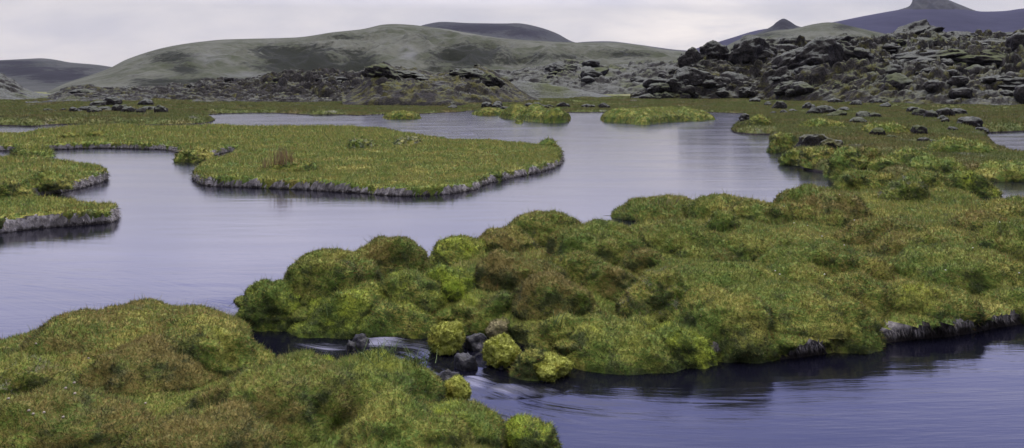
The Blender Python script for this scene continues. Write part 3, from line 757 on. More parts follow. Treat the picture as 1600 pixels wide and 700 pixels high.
# ------------------------------------------------------------------ lava fields
LAVA = []
def lava_field(label, sky, u0, u1, base_py, Yr, Yback, amp, s1, du, dY, prof=.85, seed=0, col=(0, 0, 0, 1), cliff=None):
    """a field of rugged mossy lava rising from base row to its skyline (both rows given where they are seen)"""
    sx, sy = zip(*sky)
    Ub = np.arange(u0, u1 + 1, du)
    ys = np.interp(Ub, sx, sy)
    bp = np.interp(Ub, [q[0] for q in base_py], [q[1] for q in base_py])
    Yb = (ZC - .35) * F / (bp - HY)
    yr = np.interp(Ub, [q[0] for q in Yr], [q[1] for q in Yr])
    zr = np.maximum(ZC + (HY - ys) / F * yr, .2)
    n = int((np.max(yr - Yb) + Yback) / dY)
    t = np.linspace(0, 1 + Yback / np.mean(yr - Yb), n)[:, None]
    Y = Yb + (yr - Yb) * t; X = (Ub - 800) / F * Y
    edge = np.minimum(sstep(u0, u0 + 25, Ub), 1)
    tc = np.clip(t, 0, 1)
    if cliff: tc = sstep(cliff[0], cliff[1], tc) * cliff[2] + (1 - cliff[2]) * tc
    Z0 = .25 + (zr - .25) * tc ** prof - np.clip(t - 1, 0, 9) * zr * .8
    xf, yf = X.ravel(), Y.ravel()
    w = fbm(P3(xf, yf, 0, 1 / (s1 * 1.6), seed), 3).reshape(X.shape)
    grow = sstep(0, .25, t) * .75 + .25
    def lumps(s, sd, ax=.62):
        f, i = cell(X / s + w * .9, Y / (s * ax) + w * .6, sd)
        return np.sqrt(np.clip(1 - (f * 1.15) ** 2, 0, 1)) * (.35 + .9 * i)
    k = np.clip(zr / np.max(zr), .25, 1)
    Z = Z0 + 1.35 * amp * grow * k * (lumps(s1, seed + 1) - .45 + .6 * (lumps(s1 * .42, seed + 2) - .4) + .34 * (lumps(s1 * .2, seed + 3) - .4) + .5 * w)
    lw = (sstep(-.02, .06, t))
    Z = Z * lw - .3 * (1 - lw)
    V = np.stack([X, Y, Z], -1).reshape(-1, 3); T = grid_tris(*X.shape)
    # hem of tiny crags
    nn = fbm(P3(xf, yf, V[:, 2], 1 / (s1 * .12), seed + 5), 3)
    V[:, 2] += nn * amp * .10; V[:, 1] += fbm(P3(xf, yf, V[:, 2], 1 / (s1 * .3), seed + 6), 3) * amp * .25
    o = mesh('lava_field', V, T, M_LAVA, color=col)
    LAVA.append((Ub, Y, V[:, 2].reshape(X.shape), Z0))
    return tag(o, label, 'lava', None, 'structure')

def on_lava(k, px, py):
    """depth and height of field k where it is seen at (px, py), read from its smooth form"""
    Ub, Y, Z, Z0 = LAVA[k]; i = int(np.clip(np.searchsorted(Ub, px), 0, len(Ub) - 1))
    rows = HY + (ZC - Z0[:, i]) / Y[:, i] * F
    j = int(np.argmax(rows <= py)) if (rows <= py).any() else int(np.argmin(rows))
    return Y[j, i], Z0[j, i]

R_sky = [(960, 157), (1000, 148), (1020, 138), (1045, 122), (1075, 110), (1110, 101), (1150, 95), (1190, 88), (1230, 84), (1290, 80), (1340, 76), (1400, 74), (1470, 70), (1530, 72), (1600, 68), (1800, 64)]
lava_field('right-hand lava slope of dark crags under grey-green moss', R_sky, 985, 1800, [(985, 160.5), (1100, 160.5), (1200, 161), (1300, 163), (1400, 165), (1600, 166), (1800, 167)], [(985, 132), (1080, 135), (1200, 150), (1400, 165), (1800, 165)], 40, 2.3, 5.0, 2.0, .30, .8, 3, (0, .27, .20, 1))
lava_field('low dark lava wall along the left below the big green hill', [(60, 160), (90, 148), (105, 143), (140, 141), (160, 144), (240, 141.5), (330, 136), (380, 134), (450, 126), (520, 124), (560, 126), (600, 124), (640, 140)], 40, 640, [(40, 165), (200, 163), (400, 162), (640, 162)], [(40, 170), (640, 150)], 60, 1.3, 3.4, 2.0, .4, .7, 21, (0, .25, .0, 1), cliff=(.4, .75, .6))
lava_field('ochre-flanked lava mound with a dark crag on its left, across the lake', [(540, 150), (565, 132), (580, 112), (600, 106), (640, 116), (680, 121), (715, 117), (750, 113), (775, 121), (800, 134), (830, 152), (850, 158)], 535, 850, [(535, 165), (700, 166), (850, 163)], [(535, 120), (850, 122)], 40, .7, 3.2, 1.6, .3, .75, 33, (0, .31, .05, 1))
lava_field('flat moss-topped lava slab with a dark front, right of the ochre mound', [(760, 136), (800, 131), (850, 133), (890, 139), (930, 146), (965, 153), (985, 157)], 750, 985, [(750, 158), (880, 158), (985, 159.5)], [(750, 175), (985, 170)], 30, .35, 5.0, 1.6, .4, .5, 41, (0, .0, .55, 1), cliff=(.1, .3, .75))
lava_field('far grey field of broken mossy lava below the saddle', [(660, 125), (700, 116), (760, 113), (800, 116), (850, 108), (880, 99), (905, 104), (960, 107), (1020, 103), (1060, 98), (1120, 94)], 650, 1120, [(650, 149), (800, 149), (950, 149.5), (1120, 149.5)], [(650, 330), (1120, 330)], 60, 1.9, 7.5, 2.0, .9, .75, 55, (0, .1, .22, 1))
lava_field('blue-grey lava slope at the far left edge', [(-260, 112), (-100, 116), (0, 122), (20, 130), (40, 140), (60, 148), (90, 152), (140, 153)], -260, 140, [(-260, 162), (140, 161)], [(-260, 240), (140, 200)], 50, 1.2, 6.0, 2.5, .6, .8, 61, (0, .0, .25, 1))

# crags and boulders
def crag_mesh(seed, base=None, tall=1.0):
    V, T = base or ICO5
    q, T = rock((V, T), seed, .34, .10)
    # lava ledges: horizontal benches with ragged lips
    z = q[:, 2] + .12 * fbm(q * 2.3 + seed, 3); st = .34; k = np.floor(z / st); fz = z / st - k
    q[:, 2] += (sstep(.25, .9, fz) - fz) * st * .25
    lip = 1 + .02 * np.sin(fz * 2 * math.pi) + .13 * fbm(q * 1.7 + seed * 3, 3) + .05 * fbm(q * 6 + seed, 3)
    q[:, :2] *= lip[:, None]
    q[:, 2] = np.where(q[:, 2] < -.55, -.55 + (q[:, 2] + .55) * .3, q[:, 2])
    return q, T

def crag(k, cx, top, bot, w, label, ry=.8, tilt=0, name='lava_crag', cat='crag', group='crags on the lava slope', moss=.5, green=0.0):
    Y, z = on_lava(k, cx, bot)
    R = w / 2 * Y / F * 1.08; H = (bot - top) / F * Y
    HCOUNT[0] += 1
    q, T = crag_mesh(HCOUNT[0] * 3 + 1)
    V = q * np.array([R, R * ry, H * .60])
    if tilt: V[:, 2] += V[:, 0] * math.tan(tilt)
    o = mesh(name, V, T, M_LAVA, color=(0, green, moss, 1))
    o.location = (at_d(cx, Y + R * ry * .6), Y + R * ry * .6, z + H * .42)
    return tag(o, label, cat, group)

for a in [
    (1080, 69, 101, 36, 'rounded dark boulder-crag on the left skyline of the lava slope', 0), (1113, 66, 104, 42, 'block-shaped dark crag second on the left skyline, mossy on its right', 0),
    (1084, 105, 142, 56, 'moss-capped dark crag low on the left end of the slope', 0), (1122, 121, 142, 46, 'low mossy crag with stepped ledges right of the low left crag', 0),
    (1096, 93, 116, 34, 'small mossy shelf-crag between the skyline pair and the low left crag', 0), (1172, 62, 116, 78, 'tall crag with a dark hollow face, left of centre on the slope', .15),
    (1205, 53, 80, 56, 'ragged heap of mossy lava on the skyline left of centre', -.1), (1228, 84, 126, 74, 'dark crag with a slanting left flank beside the great dark face', .35),
    (1276, 66, 124, 84, 'great dark rock face, biggest on the middle of the slope', .15), (1308, 56, 92, 66, 'mossy crest-crag just above the great dark face', .2),
    (1326, 66, 108, 60, 'steep dark crag right of the great dark face', -.2), (1343, 48, 66, 44, 'isolated dark block on the skyline above the flat mossy ledge', 0),
    (1382, 66, 92, 84, 'broad flat moss-topped ledge right of centre', 0), (1420, 36, 74, 90, 'highest crag, slanting up to the right on the skyline', .28), (1380, 52, 72, 66, 'dark tail of the highest crag running down to the left', .2),
    (1506, 44, 68, 62, 'dark flat-topped block right of the highest crag', -.05), (1462, 54, 76, 90, 'long ledged crag below the highest crag', .05), (1470, 77, 108, 150, 'long dark cliff band in the upper right of the slope', .03),
    (1548, 80, 112, 90, 'dark ledge-crag at the right end of the cliff band', -.1), (1280, 112, 134, 40, 'rounded moss-backed boulder under the great dark face', 0), (1342, 107, 130, 64, 'twin-topped mossy rock in mid slope right of the rounded boulder', .1),
    (1462, 109, 126, 110, 'long low moss whaleback below the cliff band', 0), (1582, 46, 66, 60, 'dark craggy block at the right edge of the skyline', .1), (1560, 62, 84, 90, 'mossy shelf at the right edge above the ledge-crag', 0),
    (1168, 136, 152, 26, 'small round dark boulder at the foot of the slope', 0), (1235, 128, 150, 56, 'lumpy grey boulder at the foot of the slope below the slanting crag', 0), (1060, 118, 150, 40, 'dark boulder at the leftmost foot of the slope', 0),
    (1560, 118, 142, 90, 'dark green-backed crag low at the right edge', 0), (1400, 92, 112, 60, 'mossy rock step below the flat mossy ledge', 0),
]:
    cx, top, bot, w, lab, tl = a
    crag(0, cx, top, bot, w, lab, tilt=tl)
GM = 'crags across the lake'
for a in [(2, 602, 101, 128, 56, 'jagged crag on the left shoulder of the ochre mound', -.2), (2, 640, 112, 126, 60, 'mossy back trailing right of the jagged crag', -.12), (2, 735, 108, 126, 60, 'ragged crag row on the right crest of the ochre mound', .05), (2, 765, 116, 140, 40, 'dark stub crag at the right end of the ochre mound', -.2),
          (4, 882, 97, 116, 44, 'dark pointed crag rising from the far grey lava', 0), (4, 930, 106, 122, 40, 'second grey crag right of the pointed one in the far lava', .1), (1, 130, 140, 152, 44, 'dark broken crag at the left end of the low lava wall', 0), (1, 520, 120, 136, 70, 'mossy rise at the right end of the low lava wall', .1)]:
    k, cx, top, bot, w, lab, tl = a
    crag(k, cx, top, bot, w, lab, tilt=tl, group=GM)

PROTO = []
for s in range(7):
    q = ICO4[0] * (1 + .38 * fbm(ICO4[0] * 1.15 + s * 9.1, 3) + .13 * fbm(ICO4[0] * 3.2 + s * 4, 3) + .05 * fbm(ICO4[0] * 8 + s, 3))[:, None]
    PROTO.append(q)
def scatter(name, cat, label, group, spots, moss=(.25, .75), green=0.0, flat=(.45, .8), sink=.25):
    metas = []
    for i, (x, y, z, R) in enumerate(spots):
        k = random.randrange(len(PROTO))
        key = 'boulder_shape_%d' % k
        if key not in bpy.data.meshes:
            o = mesh(name, PROTO[k], ICO4[1], M_LAVA); o.data.name = key
        else:
            src = next(ob for ob in bpy.data.objects if ob.type == 'MESH' and ob.data.name == key)
            o = src.copy(); o.name = name; COL.objects.link(o)
        f = random.uniform(*flat)
        o.scale = (R * random.uniform(.85, 1.2), R * random.uniform(.75, 1.1), R * f)
        o.rotation_euler = (random.uniform(-.12, .12), random.uniform(-.15, .15), random.uniform(0, 6.28))
        o.location = (x, y, z + R * f * sink)
        o.color = (0, green, random.uniform(*moss), 1)
        tag(o, label, cat, group)

def lava_spots(k, n, ur, f, rr, seed, power=1.0):
    r = random.Random(seed); out = []
    Ub, Y, Z, Z0 = LAVA[k]
    while len(out) < n:
        u = r.uniform(*ur); i = int(np.clip(np.searchsorted(Ub, u), 0, len(Ub) - 1))
        ny = Y.shape[0]; t = r.uniform(*f) ; j = int(t * (ny - 1))
        out.append((at_d(u, Y[j, i]), Y[j, i], Z[j, i], r.uniform(*rr) * (.6 + .8 * r.random() ** 2)))
    return out
scatter('lava_boulder', 'boulder', 'grey moss-topped boulder among the crags of the right-hand lava slope', 'small boulders on the right-hand slope', lava_spots(0, 80, (1020, 1620), (.08, .62), (1.0, 2.1), 5), green=.15, sink=.02)
scatter('lava_boulder', 'boulder', 'low grey moss-covered boulder along the foot of the right-hand lava slope', 'boulders at the foot of the right-hand slope', lava_spots(0, 40, (1010, 1620), (.0, .1), (.7, 1.3), 6), green=.1)
scatter('lava_boulder', 'boulder', 'small dark boulder on the low lava wall below the big hill', 'boulders on the low lava wall', lava_spots(1, 26, (80, 560), (.1, .7), (.45, .9), 7))
scatter('lava_boulder', 'boulder', 'small grey rock on the ochre flank of the mound across the lake', 'rocks on the ochre mound', lava_spots(2, 26, (570, 800), (.1, .75), (.45, .85), 8), green=.1)
scatter('lava_boulder', 'boulder', 'grey boulder in the far broken lava below the saddle', 'boulders in the far lava', lava_spots(4, 26, (700, 1080), (.1, .7), (1.6, 3.0), 9))
def meadow_spots(pts):
    out = []
    for px, bot, w in pts:
        x, y = at(px, bot, .3); R = w / 2 * y / F; out.append((x, y + R * .6, ground_z(x, y + R * .6) - .04, R))
    return out
r_ = random.Random(3)
left = [(110 + 150 * r_.random(), 176 + 6 * r_.random(), r_.uniform(12, 26)) for _ in range(18)] + [(10 + 90 * r_.random(), 177 + 4 * r_.random(), r_.uniform(6, 12)) for _ in range(8)]
scatter('lava_boulder', 'boulder', 'grey lava rock in the line of rocks across the left meadow', 'rocks across the left meadow', meadow_spots(left), moss=(.3, .7), flat=(.5, .85))
shore = [(700 + 250 * r_.random(), 166 + 5 * r_.random(), r_.uniform(7, 18)) for _ in range(24)] + [(150, 166, 22), (170, 165.5, 26), (225, 166, 22)]
scatter('lava_boulder', 'boulder', 'grey mossy rock on the far shore between lake and lava', 'rocks on the far shore', meadow_spots(shore), moss=(.3, .8), flat=(.55, .9))
right = [(1345, 196, 30), (1310, 184, 26), (1290, 178, 40), (1275, 181, 24), (1352, 186, 26), (1320, 175, 18), (1440, 184, 22), (1458, 188, 24), (1480, 184, 26), (1475, 192, 18), (1500, 181, 22), (1520, 200, 34), (1535, 203, 24), (1515, 193, 18), (1445, 224, 18), (1460, 226, 12), (1440, 213, 26), (1375, 214, 26), (1405, 208, 18), (1395, 216, 16), (1220, 170, 22), (1240, 174, 14), (1200, 166, 14), (1180, 163, 18), (1265, 170, 20), (1210, 178, 10), (1225, 176, 12), (1430, 176, 20), (1490, 208, 16), (1480, 196, 14), (1385, 168, 16), (1370, 187, 18), (1340, 166, 20)]
scatter('lava_boulder', 'boulder', 'pale grey mossy rock sunk in the grass of the right-hand meadow', 'rocks in the right-hand meadow', meadow_spots(right), moss=(.5, .95), flat=(.65, .95))

# ------------------------------------------------------------------ hills
def hill(name, label, sky, Yr, Yb, back, mat, nu=260, nt=110, noise=.06, ns=1 / 90., prof=1.0, patches=(), pales=(), base=.5, seed=0, gully=0.0, cat='hill'):
    sx, sy = zip(*sky); u = np.linspace(sx[0], sx[-1], nu)
    p = catmull(sky, 8, False); ys = np.interp(u, p[:, 0], p[:, 1])
    yr = np.interp(u, *zip(*Yr)) if isinstance(Yr, list) else np.full(nu, float(Yr)); yb = np.interp(u, *zip(*Yb)) if isinstance(Yb, list) else np.full(nu, float(Yb))
    zr = ZC + (HY - ys) / F * yr
    t = np.linspace(0, 1 + back, nt)[:, None]; Y = yb + (yr - yb) * t; X = (u - 800) / F * Y
    tc = np.clip(t, 0, 1); g = np.sin(tc * math.pi / 2) ** prof
    rb = HY + (ZC - base) / yb * F
    Z = ZC + (HY - (rb + (ys - rb) * g)) / F * Y - np.clip(t - 1, 0, 9) ** 1.5 * zr * 1.6 - np.clip(t - 1, 0, 9) * zr * .8
    env = np.sin(np.clip(t, 0, 1) * math.pi) ** .7 * (1 - .9 * sstep(.55, .95, np.clip(t, 0, 1))) + .03
    n = fbm(P3(X.ravel(), Y.ravel(), 0, ns, seed), 5).reshape(X.shape)
    n = n + .35 * fbm(P3(X.ravel(), Y.ravel(), 0, ns * 6, seed + 9), 5).reshape(X.shape)
    n2 = 1 - np.abs(fbm(P3(X.ravel(), Y.ravel() * .5, 0, ns * 2.6, seed + 5), 4).reshape(X.shape)) * 2
    Z = Z + (n * noise + (n2 - .6) * gully) * np.maximum(zr, 4) * env
    V = np.stack([X, Y, Z], -1).reshape(-1, 3)
    px = 800 + V[:, 0] / V[:, 1] * F; py = HY + (ZC - V[:, 2]) / V[:, 1] * F
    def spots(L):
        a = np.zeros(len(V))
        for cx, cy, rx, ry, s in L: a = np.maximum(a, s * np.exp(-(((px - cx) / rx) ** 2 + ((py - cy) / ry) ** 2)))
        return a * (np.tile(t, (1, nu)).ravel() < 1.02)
    o = mesh(name, V, grid_tris(*X.shape), mat, None, {'dark': spots(patches), 'pale': spots(pales)})
    return tag(o, label, cat, None, 'structure')

M_H2 = hill_material('green_hill', (.048, .054, .028), (.120, .122, .094), (.017, .019, .011), .012, 1.0)
M_H1 = hill_material('far_hill', (.035, .038, .032), (.068, .07, .06), (.014, .014, .015), .006)
M_H3 = hill_material('dark_hill', (.026, .028, .03), (.058, .06, .055), (.016, .016, .02), .008)
M_H4 = hill_material('haze_blue_mountain', (.011, .011, .027), (.021, .021, .041), (.012, .012, .028), .002, .3)  # blue-violet of the distant air is put into the base colour
H2 = [(-40, 163), (30, 160), (60, 150), (100, 131), (140, 118), (170, 107), (200, 92), (250, 76), (300, 67), (350, 62), (420, 60), (470, 58), (520, 50), (565, 46), (600, 38.5), (640, 38.5), (700, 46), (760, 57), (820, 63), (900, 66.5), (960, 67), (1000, 71), (1040, 78), (1090, 83), (1180, 96), (1260, 110)]
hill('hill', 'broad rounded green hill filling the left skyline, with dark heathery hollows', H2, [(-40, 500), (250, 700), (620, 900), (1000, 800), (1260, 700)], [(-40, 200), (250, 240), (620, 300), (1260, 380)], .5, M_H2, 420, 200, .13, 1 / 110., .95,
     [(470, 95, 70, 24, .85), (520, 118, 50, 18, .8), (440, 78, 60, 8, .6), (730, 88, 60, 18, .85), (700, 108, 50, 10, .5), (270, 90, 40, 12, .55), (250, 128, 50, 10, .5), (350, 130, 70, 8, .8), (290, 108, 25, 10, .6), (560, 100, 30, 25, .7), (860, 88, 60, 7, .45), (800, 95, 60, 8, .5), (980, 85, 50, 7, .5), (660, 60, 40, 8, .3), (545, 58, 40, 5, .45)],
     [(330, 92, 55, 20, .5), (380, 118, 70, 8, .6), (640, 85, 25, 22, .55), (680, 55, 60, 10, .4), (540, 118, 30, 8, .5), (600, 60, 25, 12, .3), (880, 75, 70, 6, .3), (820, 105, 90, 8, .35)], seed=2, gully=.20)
hill('hill', 'dark far hill with a level crest at the left edge', [(-260, 96), (-100, 97), (0, 94), (40, 92), (65, 91), (85, 93), (110, 97.5), (150, 101), (175, 104.5), (230, 112), (330, 125)], 1500, 600, .4, M_H1, 200, 90, .08, 1 / 200., 1.0, [(40, 110, 60, 9, .7), (90, 118, 50, 10, .8), (20, 98, 60, 4, .6), (120, 108, 40, 4, .5)], [(60, 94, 60, 3, .4)], seed=8, gully=.05)
hill('hill', 'dark flat-topped hill rising behind the big green hill', [(600, 60), (640, 46), (665, 38), (690, 34), (735, 36), (790, 36.5), (815, 36.5), (845, 43), (870, 52), (895, 65), (930, 72), (975, 78)], 1500, 900, .4, M_H3, 160, 80, .05, 1 / 160., 1.1, [(750, 44, 70, 7, .8), (820, 52, 40, 8, .6)], [(815, 56, 25, 5, .35)], seed=12, gully=.05)
hill('hill', 'low pale ridge on the saddle between the big hill and the right mountain', [(860, 72), (905, 66), (935, 64.5), (960, 65), (1000, 70), (1060, 78), (1110, 80), (1180, 84)], 1900, 1000, .3, M_H3, 120, 50, .04, 1 / 200., 1.0, seed=14)
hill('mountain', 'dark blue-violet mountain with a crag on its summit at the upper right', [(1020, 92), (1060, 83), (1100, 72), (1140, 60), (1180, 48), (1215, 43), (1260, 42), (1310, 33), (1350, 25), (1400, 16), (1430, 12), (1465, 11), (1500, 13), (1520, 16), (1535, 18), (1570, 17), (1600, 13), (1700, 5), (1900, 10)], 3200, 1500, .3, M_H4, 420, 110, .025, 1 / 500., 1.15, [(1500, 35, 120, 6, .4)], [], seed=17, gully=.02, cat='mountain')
hill('summit_crag', 'blocky dark crag standing on the summit of the blue mountain', [(1385, 20), (1405, 15), (1420, 10), (1425, 3), (1428, -7), (1445, -11), (1465, -7), (1480, -1), (1500, 7), (1520, 15), (1540, 21)], 3150, 2900, .3, M_H3, 90, 40, .05, 1 / 120., .6, seed=18, gully=.05, base=190, cat='crag')
hill('hill', 'small dark pointed knoll on the shoulder of the blue mountain', [(1160, 60), (1192, 48), (1206, 41), (1214, 34), (1224, 29), (1234, 33), (1245, 40), (1264, 45), (1290, 58)], 1300, 1000, .3, M_H3, 100, 60, .08, 1 / 60., 1.0, [(1225, 36, 25, 12, .6)], seed=19, gully=.05)
hill('hill', 'pale green slope behind the right-hand crags', [(1090, 92), (1120, 80), (1150, 64), (1180, 55), (1210, 48), (1240, 45), (1270, 38), (1300, 35), (1330, 41), (1370, 50), (1420, 60), (1480, 66), (1600, 60), (1800, 58)], 800, 380, .3, M_H2, 260, 90, .07, 1 / 60., 1.0, [(1320, 42, 25, 6, .5), (1200, 55, 40, 5, .4)], [(1230, 60, 60, 8, .3), (1380, 56, 40, 6, .4)], seed=23, gully=.06)

# ------------------------------------------------------------------ water
def water():
    us_ = np.concatenate([np.arange(-1500, -420, 20.0), np.arange(-420, 2021, 4.0), np.arange(2040, 3100, 20.0)]); rows = np.concatenate([np.linspace(2200, 880, 40), np.linspace(860, 420, 300), np.linspace(419, 150, 190)])
    Uw, Rw = np.meshgrid(us_, rows); Y = ZC * F / (Rw - HY); X = (Uw - 800) / F * Y
    path = catmull(wp([(-900, 415), (-300, 418), (60, 440), (220, 470), (330, 492), (420, 530), (500, 545), (590, 550), (650, 560), (700, 590), (770, 610), (900, 640), (1150, 650), (1500, 640), (2100, 620)]), 8, False)
    seg = np.r_[0, np.cumsum(np.hypot(*np.diff(path, axis=0).T))]
    xf, yf = X.ravel(), Y.ravel()
    al = np.zeros(len(xf)); ac = np.zeros(len(xf)); best = np.full(len(xf), 1e9)
    near = yf < 16
    for i in range(len(path) - 1):
        a, b = path[i], path[i + 1]; e = b - a; L = np.hypot(*e)
        wx, wy = xf - a[0], yf - a[1]; t = np.clip((wx * e[0] + wy * e[1]) / L ** 2, 0, 1)
        dx, dy = wx - t * e[0], wy - t * e[1]; d = np.hypot(dx, dy); m = d < best
        best = np.where(m, d, best); al = np.where(m, seg[i] + t * L, al); ac = np.where(m, np.sign(e[0] * wy - e[1] * wx) * d, ac)
    px, py = Uw.ravel(), Rw.ravel()
    def g(cx, cy, rx, ry, s): return s * np.exp(-(((px - cx) / rx) ** 2 + ((py - cy) / ry) ** 2))
    foam = np.zeros(len(xf))
    for q in [(590, 536, 60, 14, 1.0), (510, 545, 60, 14, .7), (655, 545, 35, 16, .7), (745, 600, 50, 18, .9), (800, 612, 60, 10, .8), (690, 585, 40, 20, .6), (770, 645, 60, 16, .45), (900, 640, 140, 25, .28), (350, 482, 60, 14, .55), (310, 490, 50, 10, .4), (440, 515, 40, 14, .35), (1100, 640, 300, 50, .10)]: foam = np.maximum(foam, g(*q))
    wv = fbm(np.stack([al * 1.3, ac * 3.5, al * 0 + 2], -1), 3)
    Z = foam * (.035 * wv + .012)
    # standing waves below the stones
    for cx, cy, s in [(800, 608, .022), (745, 598, .02), (600, 538, .022), (650, 552, .02)]: Z = Z + g(cx, cy, 45, 7, s)
    V = np.stack([xf, yf, Z], -1)
    flow = np.stack([al, ac, np.maximum(foam, .13 * np.exp(-(best / 1.3) ** 2))], -1)
    o = mesh('water', V, grid_tris(*X.shape)[:, ::-1].copy(), water_material(), None, {'foam': foam, 'flow': flow})
    tag(o, 'calm lavender-grey lake narrowing into a dark blue stream with a small rapid', 'water', None, 'structure')
    N, _ = tri_normals(V, np.array([[0, 1, len(us_)]]))
water()

# ------------------------------------------------------------------ small plants
def stalk_mesh(n, h, spread, wid, seed, lean=.25, bend=.3):
    r = np.random.default_rng(seed); VV = []; TT = []; k = 0
    tips = []
    for _ in range(n):
        p = np.array([*(r.normal(size=2) * spread), 0.]); d = np.array([*(r.normal(size=2) * lean), 1.]); d /= np.linalg.norm(d); L = h * (.6 + .5 * r.random())
        s = np.cross(d, r.normal(size=3)); s /= np.linalg.norm(s); bnd = np.array([*(r.normal(size=2)), 0]) * bend
        pts = [p + d * L * t + bnd * L * t * t for t in (0, .35, .7, 1)]
        for i, q in enumerate(pts):
            w = wid * (1 - .75 * i / 3); VV += [q - s * w / 2, q + s * w / 2]
        for i in range(3):
            a = k + 2 * i; TT += [(a, a + 1, a + 3), (a, a + 3, a + 2)]
        k += 8; tips.append(pts[-1])
    return np.array(VV), np.array(TT), tips
def surf_hit(px, py):
    dg = bpy.context.evaluated_depsgraph_get()
    d = Vector(((px - 800) / F, 1, -(py - HY) / F)).normalized()
    ok, loc, nor, idx, ob, _ = SC.ray_cast(dg, Vector((0, 0, ZC)), d)
    return loc
bpy.context.view_layer.update()
def seed_plant(px, py, h, label, group, seed, stem=M_STALK, head=M_SEED, hr=.008, n=1):
    loc = surf_hit(px, py + 4); root = empty('seed_flower', loc)
    V, T, tips = stalk_mesh(n, h, .01, .004, seed, .15, .15); mesh('stem', V, T, stem, root)
    for t in tips:
        q, tt = ICO_S; mesh('flower_head', q * np.array([hr, hr, hr * .8]) * (1 + .25 * fbm(q * 3 + seed, 2))[:, None] + t, tt, head, root)
    return tag(root, label, 'flower', group)
ICO_S = ico(2)
for i, (px, py, h) in enumerate([(118, 612, .07), (124, 622, .05), (45, 645, .04), (75, 652, .04), (140, 562, .04), (92, 656, .05), (58, 650, .03), (15, 628, .04), (225, 632, .03), (60, 540, .05), (100, 612, .05)]):
    seed_plant(px, py, h, 'small pale seed head standing in the turf at the lower left', 'pale seed heads on the near bank', 300 + i)
for i, (px, py) in enumerate([(1262, 352), (1240, 350), (1480, 425), (1520, 390), (1320, 385), (1285, 372), (1590, 430), (1210, 424), (1222, 430), (1290, 430), (1225, 322), (1310, 305), (1335, 345), (1560, 350)]):
    seed_plant(px, py, .05, 'tiny white flower in the turf of the hummocky bank', 'white flowers on the hummocky bank', 400 + i, M_STALK, M_PETAL, .007)
def tuft(px, py, n, h, spread, wid, mat, label, seed, name='grass_tuft', cat='grass tuft', lean=.25, bend=.3, group=None):
    loc = surf_hit(px, py); V, T, _ = stalk_mesh(n, h, spread, wid, seed, lean, bend); o = mesh(name, V, T, mat); o.location = loc
    return tag(o, label, cat, group)
tuft(440, 256, 90, .42, .16, .016, M_RUST, 'tall dry reddish grass standing on the left of the long island', 501, lean=.1, bend=.1)
tuft(412, 262, 30, .25, .10, .014, M_RUST, 'thin dry reddish grass left of the tall clump on the long island', 502, lean=.1, bend=.1)
tuft(1025, 320, 16, .20, .10, .008, M_STEM, 'thin seeding grass stalks left on the flat-topped lake-edge hummock', 503, lean=.3)
tuft(1055, 318, 18, .20, .12, .008, M_STEM, 'thin seeding grass stalks right on the flat-topped lake-edge hummock', 504, lean=.35)
tuft(870, 512, 10, .16, .02, .010, M_STALK, 'bright green blades in the moss above the capped stones', 505, lean=.12)
tuft(515, 492, 6, .14, .02, .010, M_STALK, 'long pale blades in the moss front below the brown-topped hummock', 506, lean=.2)
tuft(590, 556, 60, .11, .08, .006, M_STALK, 'wispy grass fringe on the bright green mound by the rapid', 507, lean=.45, bend=.5)
tuft(650, 572, 50, .13, .05, .006, M_STALK, 'wispy grass fringe at the stream end of the bright green mound', 508, lean=.5, bend=.5)

# ------------------------------------------------------------------ air
def haze():
    x0, x1, y0, y1, z0, z1 = -5200, 5200, -30, 6500, -1.6, 420
    V = np.array([(x, y, z) for z in (z0, z1) for y in (y0, y1) for x in (x0, x1)], float)
    T = np.array([(0, 2, 3), (0, 3, 1), (4, 5, 7), (4, 7, 6), (0, 1, 5), (0, 5, 4), (2, 6, 7), (2, 7, 3), (0, 4, 6), (0, 6, 2), (1, 3, 7), (1, 7, 5)])
    m = bpy.data.materials.new('haze'); m.use_nodes = True; nt = m.node_tree; nt.nodes.clear()
    out = nt.nodes.new('ShaderNodeOutputMaterial'); v = nt.nodes.new('ShaderNodeVolumePrincipled')
    v.inputs['Color'].default_value = (.80, .82, 1.0, 1); v.inputs['Density'].default_value = HAZE
    nt.links.new(v.outputs[0], out.inputs['Volume'])
    o = mesh('haze', V, T, m); o.data.polygons.foreach_set('use_smooth', np.zeros(12, bool))
    tag(o, 'thin bluish air over the whole valley', 'haze', None, 'stuff')
HAZE = 0.000022
if HAZE > 0: haze()

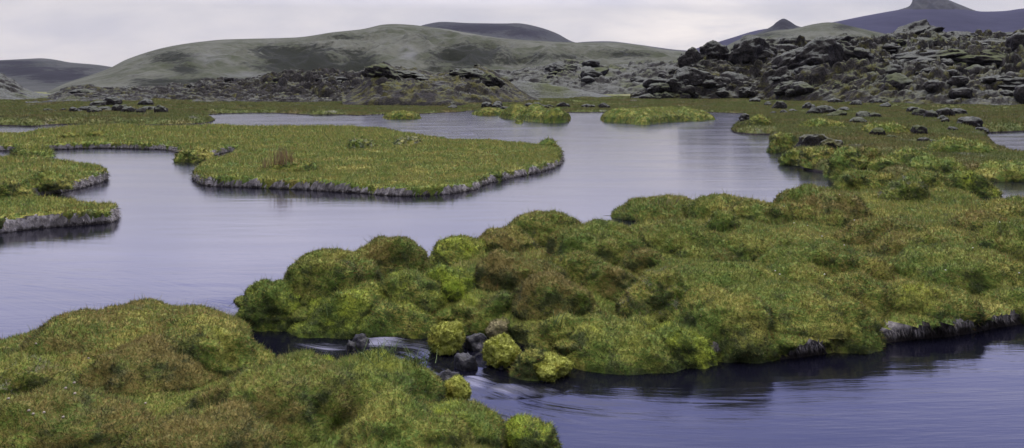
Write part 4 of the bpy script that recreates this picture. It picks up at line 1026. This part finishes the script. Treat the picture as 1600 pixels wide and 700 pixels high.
# ------------------------------------------------------------------ sky, sun, camera
SUN_EL, SUN_AZ = math.radians(50), math.radians(28)
def world():
    w = bpy.data.worlds.new('World'); SC.world = w; w.use_nodes = True; nt = w.node_tree; nt.nodes.clear(); g = NG(nt)
    out = g.n('ShaderNodeOutputWorld'); bg = g.n('ShaderNodeBackground'); nt.links.new(bg.outputs[0], out.inputs[0])
    sky = g.n('ShaderNodeTexSky', sky_type='NISHITA'); sky.sun_disc = False; sky.sun_elevation = SUN_EL; sky.sun_rotation = SUN_AZ
    d = g.n('ShaderNodeTexCoord').outputs['Generated']; s = g.sep(d); z = g.math('MAXIMUM', s.outputs[2], 0.0)
    # a cloud deck: project the direction on a level sheet overhead
    k = g.math('DIVIDE', 1.0, g.math('ADD', z, .34))
    cv = g.n('ShaderNodeCombineXYZ'); g.put(cv.inputs[0], g.math('MULTIPLY', s.outputs[0], k)); g.put(cv.inputs[1], g.math('MULTIPLY', s.outputs[1], k))
    big = g.noise(g.mapping(cv.outputs[0], (1, 1.3, 1)), .9, 4, .5, .4); fine = g.noise(g.mapping(cv.outputs[0], (1, 1.3, 1)), 3.2, 4, .55, .3)
    n = g.math('MULTIPLY_ADD', fine, .4, g.math('MULTIPLY', big, .6))
    cr = g.n('ShaderNodeValToRGB'); e = cr.color_ramp.elements
    e[0].position = 0; e[0].color = (*SKY0, 1); e[1].position = 1; e[1].color = (*SKY4, 1)
    for p_, c_ in ((.09, SKY1), (.18, SKY2), (.38, SKY3)): q = e.new(p_); q.color = (*c_, 1)
    g.put(cr.inputs[0], z)
    dark = g.n('ShaderNodeVectorMath', operation='MULTIPLY'); g.put(dark.inputs[0], cr.outputs[0]); dark.inputs[1].default_value = (.78, .79, .86)
    lite = g.n('ShaderNodeVectorMath', operation='MULTIPLY'); g.put(lite.inputs[0], cr.outputs[0]); lite.inputs[1].default_value = (1.18, 1.14, 1.08)
    c = g.mix(g.ramp(n, .33, .68), dark.outputs[0], lite.outputs[0])
    # thin place in the clouds where the hidden sun brightens them
    sd = (math.sin(math.radians(12)), math.cos(math.radians(12)), .06); dn = g.n('ShaderNodeVectorMath', operation='DISTANCE')
    g.put(dn.inputs[0], g.mapping(d, (1, 1, 2.2))); L = math.sqrt(1 + .06 ** 2); dn.inputs[1].default_value = (sd[0] / L, sd[1] / L, .06 * 2.2)
    glow = g.math('MULTIPLY', g.ramp(dn.outputs['Value'], .16, .0), g.ramp(n, .42, .6))
    c = g.mix(g.math('MULTIPLY', glow, .75), c, (9.2, 8.3, 7.6))
    # unseen sky behind the viewer is dimmed to darken sides facing the camera
    hv = g.n('ShaderNodeMapRange'); g.put(hv.inputs[0], s.outputs[1]); hv.inputs[1].default_value = -.7; hv.inputs[2].default_value = .45; hv.inputs[3].default_value = .28; hv.inputs[4].default_value = 1.0
    hm = g.n('ShaderNodeVectorMath', operation='SCALE'); g.put(hm.inputs[0], c); g.put(hm.inputs[3], hv.outputs[0]); c = hm.outputs[0]
    c = g.mix(.92, sky.outputs[0], c)
    g.put(bg.inputs[0], c); bg.inputs[1].default_value = .1
SKY0 = (6.25, 6.0, 6.05); SKY1 = (5.7, 5.5, 5.85); SKY2 = (12.4, 12.2, 16.0); SKY3 = (7.4, 8.2, 18.5); SKY4 = (38, 37, 38)
world()
sun = bpy.data.lights.new('sun', 'SUN'); sun.energy = 1.5; sun.angle = math.radians(12); sun.color = (1, .95, .88)
so = bpy.data.objects.new('sun', sun); COL.objects.link(so)
sdir = Vector((math.sin(SUN_AZ) * math.cos(SUN_EL), math.cos(SUN_AZ) * math.cos(SUN_EL), math.sin(SUN_EL)))
so.rotation_euler = sdir.to_track_quat('Z', 'Y').to_euler(); so.location = (0, 0, 50)

cam = bpy.data.cameras.new('camera'); co_ = bpy.data.objects.new('camera', cam); COL.objects.link(co_); SC.camera = co_
co_.location = (0, 0, ZC); co_.rotation_euler = (math.radians(90), 0, 0)
cam.sensor_width = 36; cam.lens = 36 * F / 1600; cam.shift_y = -(350 - HY) / 1600; cam.clip_end = 30000; cam.clip_start = .05
SC.view_settings.view_transform = 'Standard'; SC.view_settings.look = 'None'; SC.view_settings.exposure = .22; SC.view_settings.gamma = 1; SC.view_settings.use_curve_mapping = False
SC.cycles.max_bounces = 6; SC.cycles.diffuse_bounces = 3; SC.cycles.glossy_bounces = 3; SC.cycles.transmission_bounces = 2; SC.cycles.volume_bounces = 0
try: SC.cycles.use_denoising = True
except Exception: pass
